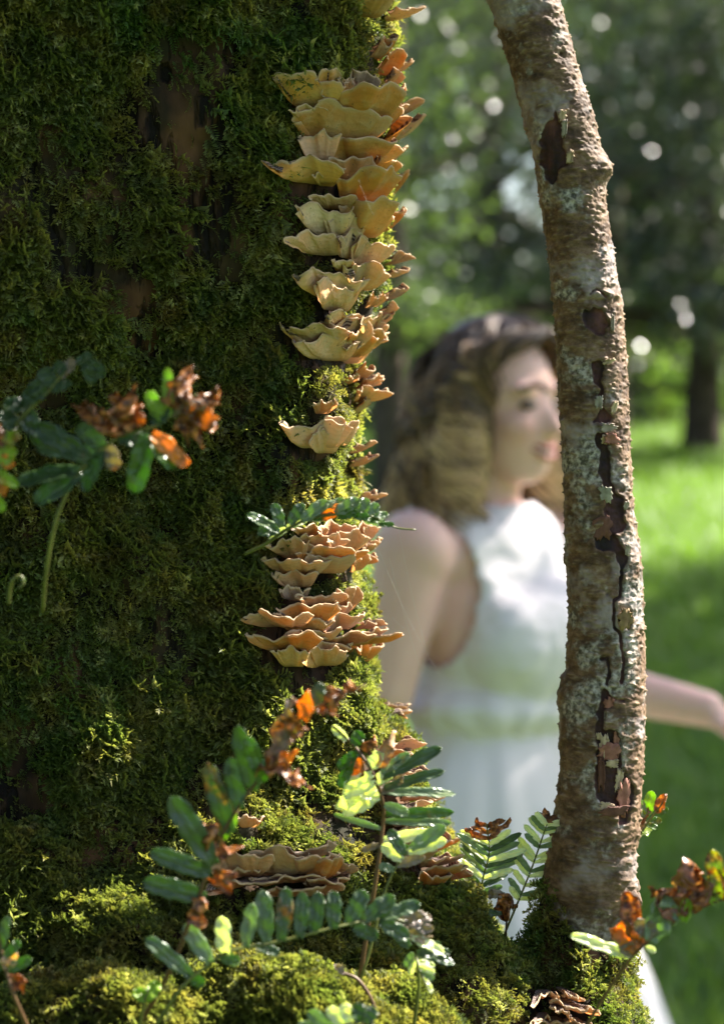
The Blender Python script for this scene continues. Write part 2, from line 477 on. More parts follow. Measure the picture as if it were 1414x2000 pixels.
bole_parts = [(trunkV, trunkF),
    capsule(P(1140, 1905, SLD-.010), P(1128, 2010, SLD-.008), 94 * pxm, 112 * pxm),
    capsule(P(1130, 1985, SLD), P(1080, 2500, SLD), 100 * pxm, 260 * pxm),
    capsule(P(1092, 1835, SLD - .016), P(1068, 2010, SLD - .016), 48 * pxm, 96 * pxm), capsule(P(1078, 1740, SLD - .004), P(1080, 1850, SLD - .012), 20 * pxm, 52 * pxm),
    E(985, 1995, 1.32, 0.045, 0.05, 0.029), E(900, 1990, 1.30, 0.05, 0.055, 0.05),
    E(600, 2075, 1.17, 0.09, 0.05, 0.052), E(200, 2095, 1.17, 0.11, 0.05, 0.050),
    E(1150, 2060, 1.30, 0.036, 0.05, 0.05),
    capsule((0.0, 1.35, 0.95), (0.0, 1.36, 0.0), 0.14, 0.24)]
BV, BN, BF = remesh(bole_parts, 0.0055, 6)
lump = fbm(BV * 13, 3, 5) * 0.018 + fbm(BV * 36, 3, 9) * 0.011
ru, rv, rd = proj(BV)
rdg = fbm(BV * np.array([30, 30, 5.0]), 3, 44)
lump = lump + rdg * 0.005
lump = lump * np.where((ru > 1000) & (rv < 2100) & (BV[:, 2] > .9), 0.3, 1.0)
BV = BV + BN * lump[:, None]
BN = vnormals(BV, BF)
bvh = BVHTree.FromPolygons([Vector(x) for x in BV], [tuple(map(int, f)) for f in BF])

big = thing('mossy_tree', 'massive dark tree trunk thickly covered in green moss at the left', 'tree', (TCX, TCY, 0))
bole = mk('trunk', BV, BF, M_BARK, big)

# moss sprigs
def sprig(seed, pairs, spread, lw, curl, starry=False):
    r = random.Random(seed); V = []; F = []; T = []
    def stem(a, b):
        n = len(V); w0 = 0.018
        V.extend([(a[0] - w0, a[1], a[2]), (a[0] + w0, a[1], a[2]), (b[0] + w0 * .6, b[1], b[2]), (b[0] - w0 * .6, b[1], b[2])])
        T.extend([0.2] * 4); F.append((n, n + 1, n + 2, n + 3))
    def at(t):     # stem runs along z, curls towards y
        return np.array([0.05 * math.sin(5 * t + seed), curl * t * t, t])
    for k in range(3): stem(at(k / 3), at((k + 1) / 3))
    for k in range(pairs):
        t = 0.12 + 0.84 * k / (pairs - 1)
        L = spread * (math.sin(math.pi * (0.18 + 0.74 * t)) ** 0.8) * r.uniform(0.7, 1.15)
        for sgn in (-1, 1):
            p = at(t); up = 0.55 * L
            d = np.array([sgn * L, r.uniform(-0.35, 0.45) * L, up]) if not starry else np.array([sgn * L * r.uniform(.3, 1), r.uniform(-1, 1) * L, up * r.uniform(.4, 1.6)])
            perp = np.cross(d, np.array([r.uniform(-.3, .3), 1, r.uniform(-.3, .3)])); perp = perp / (np.linalg.norm(perp) + 1e-9) * lw
            n = len(V)
            m = p + d * 0.5 + perp + np.array([0, 0.02, 0.02]); m2 = p + d * 0.5 - perp
            V.extend([tuple(p), tuple(m), tuple(p + d), tuple(m2)]); T.extend([0.25, 0.6, 1.0, 0.6]); F.append((n, n + 1, n + 2, n + 3))
    n = len(V); p = at(0.95)
    V.extend([tuple(p - np.array([lw, 0, 0])), tuple(p + np.array([lw, 0, 0])), tuple(at(1.15))]); T.extend([0.8, 0.8, 1.0]); F.append((n, n + 1, n + 2))
    return V, F, T
mossC = bpy.data.collections.new('moss_sprigs')
for k, a in enumerate([(1, 8, .36, .05, .25), (2, 9, .30, .045, .5), (3, 7, .42, .06, .35), (4, 8, .38, .07, .1, True), (5, 9, .46, .075, .2, True), (6, 10, .26, .04, .7)]):
    V_, F_, T_ = sprig(*a)
    me = bpy.data.meshes.new('sprig'); me.from_pydata(V_, [], F_)
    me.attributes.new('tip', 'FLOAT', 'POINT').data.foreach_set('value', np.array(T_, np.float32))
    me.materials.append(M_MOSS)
    mossC.objects.link(bpy.data.objects.new('sprig_%02d' % k, me))
def gn_instances(o, coll):
    ng = bpy.data.node_groups.new('scatter', 'GeometryNodeTree')
    ng.interface.new_socket('Geometry', in_out='INPUT', socket_type='NodeSocketGeometry')
    ng.interface.new_socket('Geometry', in_out='OUTPUT', socket_type='NodeSocketGeometry')
    N = ng.nodes; Lk = ng.links
    gi = N.new('NodeGroupInput'); go = N.new('NodeGroupOutput')
    ip = N.new('GeometryNodeInstanceOnPoints'); ci = N.new('GeometryNodeCollectionInfo')
    ci.inputs['Collection'].default_value = coll; ci.inputs['Separate Children'].default_value = True; ci.inputs['Reset Children'].default_value = True
    def na_(name, t):
        x = N.new('GeometryNodeInputNamedAttribute'); x.data_type = t; x.inputs[0].default_value = name; return x.outputs[0]
    Lk.new(gi.outputs[0], ip.inputs['Points']); Lk.new(ci.outputs[0], ip.inputs['Instance'])
    ip.inputs['Pick Instance'].default_value = True
    Lk.new(na_('idx', 'INT'), ip.inputs['Instance Index'])
    Lk.new(na_('rot', 'FLOAT_VECTOR'), ip.inputs['Rotation']); Lk.new(na_('scl', 'FLOAT_VECTOR'), ip.inputs['Scale'])
    Lk.new(ip.outputs[0], go.inputs[0])
    m = o.modifiers.new('scatter', 'NODES'); m.node_group = ng
def scatter(name, pts, zdir, ydir, scl, idx, coll, parent=None, loc=None):
    z = zdir / (np.linalg.norm(zdir, axis=1)[:, None] + 1e-9)
    x = np.cross(ydir, z); x /= np.linalg.norm(x, axis=1)[:, None] + 1e-9
    y = np.cross(z, x)
    rx = np.arctan2(y[:, 2], z[:, 2]); ry = -np.arcsin(np.clip(x[:, 2], -1, 1)); rz = np.arctan2(x[:, 1], x[:, 0])
    o = mk(name, pts, np.zeros((0, 3), np.int32), None, parent, False,
           {'rot': np.stack([rx, ry, rz], 1), 'scl': scl}, loc)
    o.data.attributes.new('idx', 'INT', 'POINT').data.foreach_set('value', idx.astype(np.int32))
    gn_instances(o, coll); return o
def sample_surface(V, F, n, wfun=None):
    a, b, c, d = (V[F[:, k]] for k in range(4))
    cen = (a + b + c + d) / 4
    ar = 0.5 * np.linalg.norm(np.cross(c - a, d - b), axis=1)
    if wfun is not None: ar = ar * wfun(cen)
    cum = np.cumsum(ar); k = np.searchsorted(cum, RNG.random(n) * cum[-1])
    s, t = RNG.random((2, n)); s = s[:, None]; t = t[:, None]
    pt = (a[k] * (1 - s) + b[k] * s) * (1 - t) + (d[k] * (1 - s) + c[k] * s) * t
    nr = np.cross(c[k] - a[k], d[k] - b[k]); nr /= np.linalg.norm(nr, axis=1)[:, None] + 1e-12
    return pt, nr
BARE = [[(300, 60), (420, 20), (470, 60), (430, 260), (420, 480), (340, 500), (310, 330), (290, 200)],
        [(240, 480), (300, 520), (330, 660), (250, 720), (215, 640)], [(560, 360), (600, 350), (600, 420), (575, 430)],
        [(1090, 1600), (1600, 1600), (1600, 1850), (1210, 1860), (1150, 1870), (1105, 1810), (1085, 1740)]]
def moss_w(c):
    u, v, d = proj(c)
    tocam = (np.array(C0) - c); tocam /= np.linalg.norm(tocam, axis=1)[:, None]
    vis = (u > -80) & (u < 1500) & (v > -120) & (v < 2120) & (d > 0.3) & (d < 1.52)
    wgt = np.where(vis, 1.0, 0.10)
    cl = fbm(c * 24, 3, 71)
    cl2 = fbm(c * 7, 2, 31)
    m = np.clip(0.95 + cl * 2.2 + cl2 * 0.5, 0.12, 1.5)
    m = np.where((v > 1650) & vis, np.maximum(m, 0.75), m)
    for poly in BARE:
        q = inpoly(u, v, poly) & vis
        m = np.where(q, m * (0.16 if poly[0][0] < 900 else 0.0), m)
    return wgt * m
NM = 170000
# ------------------------------------------------------------------ slender tree with peeling bark
SL = [(-1500, 560, 700), (-700, 745, 880), (-300, 852, 990), (-100, 920, 1055), (0, 955, 1090), (100, 990, 1118), (200, 1018, 1148), (290, 1037, 1172), (335, 1044, 1186), (385, 1051, 1183), (430, 1060, 1187), (500, 1070, 1197), (600, 1080, 1215),
      (700, 1086, 1225), (800, 1092, 1230), (900, 1097, 1234), (1000, 1100, 1240), (1100, 1104, 1252), (1200, 1106, 1258), (1300, 1106, 1260), (1400, 1094, 1261),
      (1500, 1090, 1255), (1600, 1079, 1250), (1700, 1062, 1243), (1800, 1052, 1232), (1860, 1062, 1224), (1960, 1085, 1200), (2050, 1100, 1180)]
vr = np.concatenate([np.linspace(-1400, -130, 110, endpoint=False), np.linspace(-130, 2040, 980)])
sv = [s[0] for s in SL]
Lp = np.interp(vr, sv, [s[1] for s in SL]); Rp = np.interp(vr, sv, [s[2] for s in SL])
ker = np.ones(25) / 25
Lp = np.convolve(np.pad(Lp, 12, 'edge'), ker, 'valid'); Rp = np.convolve(np.pad(Rp, 12, 'edge'), ker, 'valid')
NA = 200
rows = len(vr)
cen = np.array([P((l + r) / 2, v, SLD) for l, r, v in zip(Lp, Rp, vr)])
rad = (Rp - Lp) / 2 * SLD / FPX * 0.985
th = np.linspace(0, 2 * math.pi, NA, endpoint=False)
tang = np.gradient(cen, axis=0); tang /= np.linalg.norm(tang, axis=1)[:, None]
ay = np.array([0, 1.0, 0]); ax_ = np.cross(tang, ay); ax_ /= np.linalg.norm(ax_, axis=1)[:, None]
if ax_[0][0] < 0: ax_ = -ax_
by = np.cross(ax_, tang); by *= np.sign((by @ ay))[:, None]
Nrm = np.cos(th)[None, :, None] * ax_[:, None, :] + np.sin(th)[None, :, None] * by[:, None, :]
SV = cen[:, None, :] + rad[:, None, None] * Nrm
pts = SV.reshape(-1, 3); nr = Nrm.reshape(-1, 3)
uu, vv, _ = proj(pts)
front = np.repeat((np.sin(th) < 0.1)[None, :], rows, 0).ravel()
PEEL = [[(1083, 205), (1090, 235), (1098, 245), (1097, 275), (1112, 310), (1108, 325), (1090, 335), (1078, 365), (1065, 350), (1055, 325), (1058, 260), (1068, 245), (1078, 230)],
    [(1137, 605), (1160, 598), (1180, 603), (1188, 630), (1185, 655), (1165, 652), (1142, 640), (1135, 620)],
    [(1152, 706), (1172, 703), (1180, 712), (1178, 748), (1175, 790), (1190, 800), (1193, 822), (1155, 828), (1165, 805), (1172, 795), (1168, 760), (1158, 735), (1150, 712)],
    [(1165, 845), (1178, 842), (1190, 865), (1192, 920), (1200, 960), (1220, 968), (1222, 1035), (1200, 1045), (1215, 1070), (1225, 1090), (1222, 1108), (1212, 1112), (1200, 1080), (1165, 1075), (1160, 1045), (1180, 1010), (1185, 990), (1180, 960), (1168, 920), (1172, 880), (1160, 860)],
    [(1175, 1352), (1188, 1350), (1198, 1365), (1197, 1380), (1180, 1385), (1178, 1425), (1190, 1425), (1208, 1430), (1213, 1480), (1225, 1520), (1235, 1530), (1237, 1570), (1228, 1585), (1225, 1610), (1210, 1608), (1210, 1575), (1170, 1570), (1160, 1540), (1162, 1500), (1165, 1480), (1163, 1400), (1160, 1390), (1170, 1375)]]
CRACK = [([(1215, 1105), (1212, 1165), (1198, 1172), (1199, 1225), (1212, 1240), (1218, 1300), (1213, 1335)], 3.2), ([(1172, 1288), (1186, 1286), (1190, 1312), (1184, 1338)], 3.0),
         ([(1226, 1190), (1232, 1205), (1228, 1228)], 2.2), ([(1178, 1345), (1198, 1366), (1222, 1368)], 1.8), ([(1150, 575), (1165, 566), (1185, 580)], 2.0)]
jit = np.stack([fbm(pts * 220, 2, 3), fbm(pts * 220, 2, 4)], 1) * 7
pu, pv = uu + jit[:, 0], vv + jit[:, 1]
mask = np.zeros(len(pts), bool)
for poly in PEEL: mask |= inpoly(pu, pv, poly)
def segd(u, v, a, b):
    ax, ay2 = a; bx, by2 = b
    t = np.clip(((u - ax) * (bx - ax) + (v - ay2) * (by2 - ay2)) / ((bx - ax) ** 2 + (by2 - ay2) ** 2), 0, 1)
    return np.hypot(u - ax - t * (bx - ax), v - ay2 - t * (by2 - ay2))
pj, pk = uu + jit[:, 0] * 0.4, vv + jit[:, 1] * 0.4
for line, wd in CRACK:
    for a, b in zip(line[:-1], line[1:]): mask |= segd(pj, pk, a, b) < wd
mask &= front
mg = mask.reshape(rows, NA).astype(float)
def blur(g, n):
    for _ in range(n):
        g = (g + np.roll(g, 1, 1) + np.roll(g, -1, 1)) / 3
        gp = np.pad(g, ((1, 1), (0, 0)), 'edge'); g = (gp[:-2] + gp[1:-1] + gp[2:]) / 3
    return g
b1 = blur(mg, 1); lip = blur(mg, 5) * (1 - b1)
# warts (lenticels)
wart = np.zeros((rows, NA))
rr = random.Random(5)
for k in range(3200):
    i = rr.randrange(10, rows - 10); j = rr.randrange(NA)
    si = rr.uniform(0.9, 2.0); sj = rr.uniform(1.3, 4.0); a = rr.uniform(0.4, 1.0)
    ii = np.arange(i - 6, i + 7); jj = np.arange(j - 10, j + 11)
    g = a * np.exp(-((ii - i)[:, None] / si) ** 2 - ((jj - j)[None, :] / sj) ** 2)
    g = g * (0.65 + 0.35 * np.sin((ii - i)[:, None] * 2.2 + a * 9))
    ii = np.clip(ii, 0, rows - 1)
    wart[np.ix_(ii, jj % NA)] = np.maximum(wart[np.ix_(ii, jj % NA)], g)
st = np.array([1, 1, 3.0])
dsp = fbm(pts * 28, 3, 2) * 0.0016 + fbm(pts * 170 * np.array([1, 1, 1.8]), 4, 8, 0.75) * 0.0013 + fbm(pts * 90 * np.array([1, 1, 2.2]), 4, 19, .7) * 0.0011
dsp = dsp.reshape(rows, NA) + np.clip(wart, -0.3, 1) * 0.0019 * (1 - b1) - b1 * 0.0026 + lip * 0.0022
# knots
def knot(u, v, su, sv_, h):
    return (h * np.exp(-((uu - u) / su) ** 2 - ((vv - v) / sv_) ** 2) * np.where(front, 1, 0.35)).reshape(rows, NA)
dsp += knot(1184, 330, 22, 26, 0.0040) + knot(1096, 1352, 28, 30, 0.0038) + knot(1244, 1735, 16, 16, 0.0042) + knot(1165, 575, 34, 12, 0.0022) - knot(1170, 585, 24, 6, 0.002) - knot(1176, 362, 12, 20, 0.0012) + knot(1106, 1090, 6, 14, 0.002)
for hu, hv, hs in [(1186, 1160, 4), (1127, 1640, 5), (1120, 1655, 4), (1098, 103, 4)]: dsp -= knot(hu, hv, hs, hs, 0.003)
pts = pts + nr * dsp.reshape(-1, 1)
lich = (np.cos(th - math.radians(-105)) * 0.5 + 0.5)[None, :] * np.ones((rows, 1)) + 0.6 * np.clip((300 - np.abs(vr - 1250)) / 300, 0, 1)[:, None]
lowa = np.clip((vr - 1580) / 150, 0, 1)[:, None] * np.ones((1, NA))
slen = thing('slender_tree', 'slender leaning tree stem with peeling grey lichened bark and dark hollows', 'tree', cen[-1])
F4 = grid_faces(rows, NA, True)
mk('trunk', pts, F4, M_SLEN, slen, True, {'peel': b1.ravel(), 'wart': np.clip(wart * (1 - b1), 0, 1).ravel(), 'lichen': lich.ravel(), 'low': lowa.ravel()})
SLG = pts.reshape(rows, NA, 3)
def on_stem(u, v):
    i = int(np.argmin(np.abs(vr - v))); row = SLG[i, NA // 2:]
    ru_ = proj(row)[0]; j = int(np.argmin(np.abs(ru_ - u)))
    return row[j], Nrm[i, NA // 2 + j]
def flake(u, v, wpx, hpx, col, lift, seed, sideways=0.0):
    r = np.random.default_rng(seed)
    b, n = on_stem(u, v)
    tx = np.cross(np.array([0, 0, 1.0]), n); tx /= np.linalg.norm(tx); tx = tx if tx[0] > 0 else -tx
    n_ = 9; g = []
    for i in range(n_):
        for j in range(n_):
            s = i / (n_ - 1) - .5; t = j / (n_ - 1) - .5
            e = 1 + 0.35 * r.uniform(-1, 1) * (abs(s) > .35 or abs(t) > .35)
            out = 0.0012 + lift * ((t + .5) ** 2 * 0.5 + abs(s) ** 2 * 0.6) + 0.0004 * math.sin(9 * s + seed)
            g.append(b + tx * (s * (1.15 - 1.6 * t * t) * wpx * pxm * e + sideways * t * wpx * pxm) + np.array([0, 0, 1.0]) * (t * hpx * pxm * e) + n * out)
    return mk('bark_flake', g, grid_faces(n_, n_), M_FLAKE, slen, False, color=(*col, 1), solid=0.0006)
CR = (0.52, 0.40, 0.27); PK = (0.34, 0.15, 0.11); DK = (0.16, 0.07, 0.05); GY = (0.36, 0.31, 0.26)
for a in [(1188, 1462, 34, 34, PK, .0012, 1), (1180, 1450, 16, 42, CR, .001, 2), (1193, 1482, 22, 14, CR, .001, 3), (1207, 1512, 14, 38, CR, .0015, 4, .3), (1203, 1440, 12, 60, PK, .001, 5),
          (1216, 1545, 26, 60, PK, .0008, 6), (1182, 1562, 22, 14, CR, .001, 7), (1200, 1570, 50, 18, DK, .001, 8), (1168, 1430, 12, 12, CR, .001, 9), (1174, 1500, 12, 60, DK, .0005, 10),
          (1184, 838, 30, 16, GY, .002, 11), (1190, 860, 28, 18, PK, .002, 12), (1186, 712, 18, 10, CR, .003, 13, .5), (1218, 990, 12, 14, GY, .003, 14), (1101, 262, 10, 30, GY, .003, 15), (1112, 318, 12, 22, CR, .003, 16, .4),
          (1191, 640, 8, 30, GY, .002, 17), (1196, 800, 10, 22, CR, .003, 18, .5), (1176, 1030, 30, 40, DK, .0012, 19), (1222, 1075, 12, 20, GY, .003, 20), (1218, 1205, 26, 38, (0.30, 0.2, 0.1), .0012, 21),
          (1190, 1370, 18, 30, PK, .001, 22), (1178, 860, 10, 16, CR, .003, 23), (1168, 790, 14, 22, (0.33, 0.30, 0.25), .001, 24), (1180, 965, 22, 30, (0.36, 0.35, 0.27), .001, 25), (1098, 240, 12, 20, CR, .003, 26)]:
    flake(*a)
# broken limb stub at the right
kb, kn = on_stem(1232, 1738)
V_, F_ = tube(catmull([kb - kn * .004, kb + np.array([.0030, -.001, .0004]), kb + np.array([.0058, -.001, .001])], 14), np.linspace(.0062, .0034, 14), 24)
V_ = V_ + np.stack([fbm(V_ * 330, 3, 1), fbm(V_ * 330, 3, 2), fbm(V_ * 330, 3, 3)], 1) * 0.0022
mk('limb_stub', V_, F_, M_FLAKE, slen, color=(0.14, 0.09, 0.06, 1))

# ------------------------------------------------------------------ bracket fungi
YEL = (0.68, 0.42, 0.14); ORA = (0.70, 0.33, 0.095); CRE = (0.76, 0.55, 0.34); TAN = (0.62, 0.39, 0.21); PIN = (0.62, 0.42, 0.30); RED = (0.38, 0.18, 0.10); GRE = (0.38, 0.29, 0.23)
cap_seed = [0]
CAPV = []
def raybase(u, v):
    for k in range(60):
        uu_ = u - k * 3
        d = (P(uu_, v, 1) - C0).normalized()
        h = bvh.ray_cast(C0, d)
        if h[0] is not None and h[3] < 1.5:
            return np.array(h[0]), np.array(h[1]), k
    return np.array(P(u, v, 1.3)), np.array((0, -1, 0)), 0
def make_cap(parent, u, v, wpx, hpx, az, col):
    cap_seed[0] += 1
    r = np.random.default_rng(cap_seed[0] * 13 + 5)
    sa = abs(math.sin(math.radians(az)))
    L = (0.30 * wpx * (1 - sa) + (0.95 * wpx + 26) * sa + 0.10 * hpx) * pxm
    L = min(L, 0.038)
    A = math.radians(az)
    o = np.array([math.sin(A), -math.cos(A), 0.0]); t = np.array([math.cos(A), math.sin(A), 0.0])
    bu = u - math.sin(A) * L / pxm * 0.75
    b, n, k = raybase(bu, v + hpx)
    b = b + n * 0.001 + o * 0.005
    if 500 < v < 950 and az < 50: wpx *= 1.22; hpx *= 1.1
    w2 = wpx * pxm * 0.58; h = hpx * pxm * 1.10
    NAa, NR = 61, 12
    a = np.linspace(-1.75, 1.75, NAa)
    ph = r.uniform(0, 6.28, 8); 
    lob = 1 + 0.10 * np.sin(3 * a + ph[0]) + 0.09 * np.sin(6.3 * a + ph[1]) + 0.04 * np.sin(11 * a + ph[2]) + 0.012 * np.sin(19 * a + ph[3])
    ruf = 0.55 * np.sin(3.4 * a + ph[4]) + 0.45 * np.sin(7.3 * a + ph[5]) + 0.12 * np.sin(13 * a + ph[6])
    ramp_ = 0.13 * h + 0.0010
    hh = h * (1 - 0.30 * (np.abs(a) / 1.75) ** 2) * (1 + 0.12 * np.sin(2 * a + ph[7]))
    bot = []; top = []; rads = []
    for i in range(NR):
        q = i / (NR - 1)
        pw = q ** 0.85
        up = hh * (q ** 1.5) + ruf * ramp_ * q ** 1.6 + 0.0002 * np.sin(23 * a + ph[1] + 6 * q) * q
        p = b[None] + o[None] * (L * (0.15 + 0.85 * np.cos(a)) * lob * pw)[:, None] + t[None] * (w2 * np.sin(np.clip(a, -1.6, 1.6)) * lob * (0.42 + 0.58 * pw))[:, None]
        p = p + np.array([0, 0, 1.0])[None] * up[:, None]
        bot.append(p)
        thick = 0.0030 * (1 - q) + 0.0012
        top.append(p + np.array([0, 0, 1.0]) * thick - o * thick * 0.5)
        rads.append(np.full(NAa, q * 0.97))
    bot = np.array(bot); top = np.array(top); rads = np.array(rads)
    out = bot[-1] - b; out[:, 2] = 0; out /= np.linalg.norm(out, axis=1)[:, None] + 1e-9
    rim = (bot[-1] + top[-1]) / 2 + out * 0.0007
    V = np.concatenate([bot.reshape(-1, 3), rim, top[::-1].reshape(-1, 3)])
    qq = np.concatenate([rads.ravel(), np.full(NAa, 1.0), rads[::-1].ravel()])
    push = np.zeros(len(V))
    for i_ in range(len(V)):
        f_ = bvh.find_nearest(V[i_], 0.06)
        if f_[0] is None: continue
        nn_ = np.array(f_[1]); s_ = float((V[i_] - np.array(f_[0])) @ nn_); m_ = 0.003 + 0.011 * qq[i_]
        if s_ < m_: push[i_] = min((m_ - s_) / max(0.45, float(nn_ @ o)), 0.05)
    pg = push.reshape(2 * NR + 1, NAa)
    for _ in range(4):
        pp = np.pad(pg, 1, 'edge'); pg = np.maximum(pg * .8, (pp[1:-1, :-2] + pp[1:-1, 2:] + pp[:-2, 1:-1] + pp[2:, 1:-1] + 2 * pg) / 6)
    V = V + pg.ravel()[:, None] * o[None]
    CAPV.append(V[::3])
    V = V + (fbm(V * 110, 4, 77, .6) * 0.0015 * (0.3 + qq))[:, None] * np.array([0.35, -0.6, 1.0])
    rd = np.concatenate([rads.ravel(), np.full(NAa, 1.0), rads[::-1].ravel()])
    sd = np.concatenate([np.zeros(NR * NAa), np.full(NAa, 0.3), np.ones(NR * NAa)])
    F = grid_faces(2 * NR + 1, NAa)
    j = r.uniform(0.86, 1.12); cc = tuple(min(1, c * j * r.uniform(0.95, 1.05)) for c in col)
    return mk('cap', V, F, M_CAP, parent, True, {'rad': rd, 'side': sd}, color=(*cc, 1))
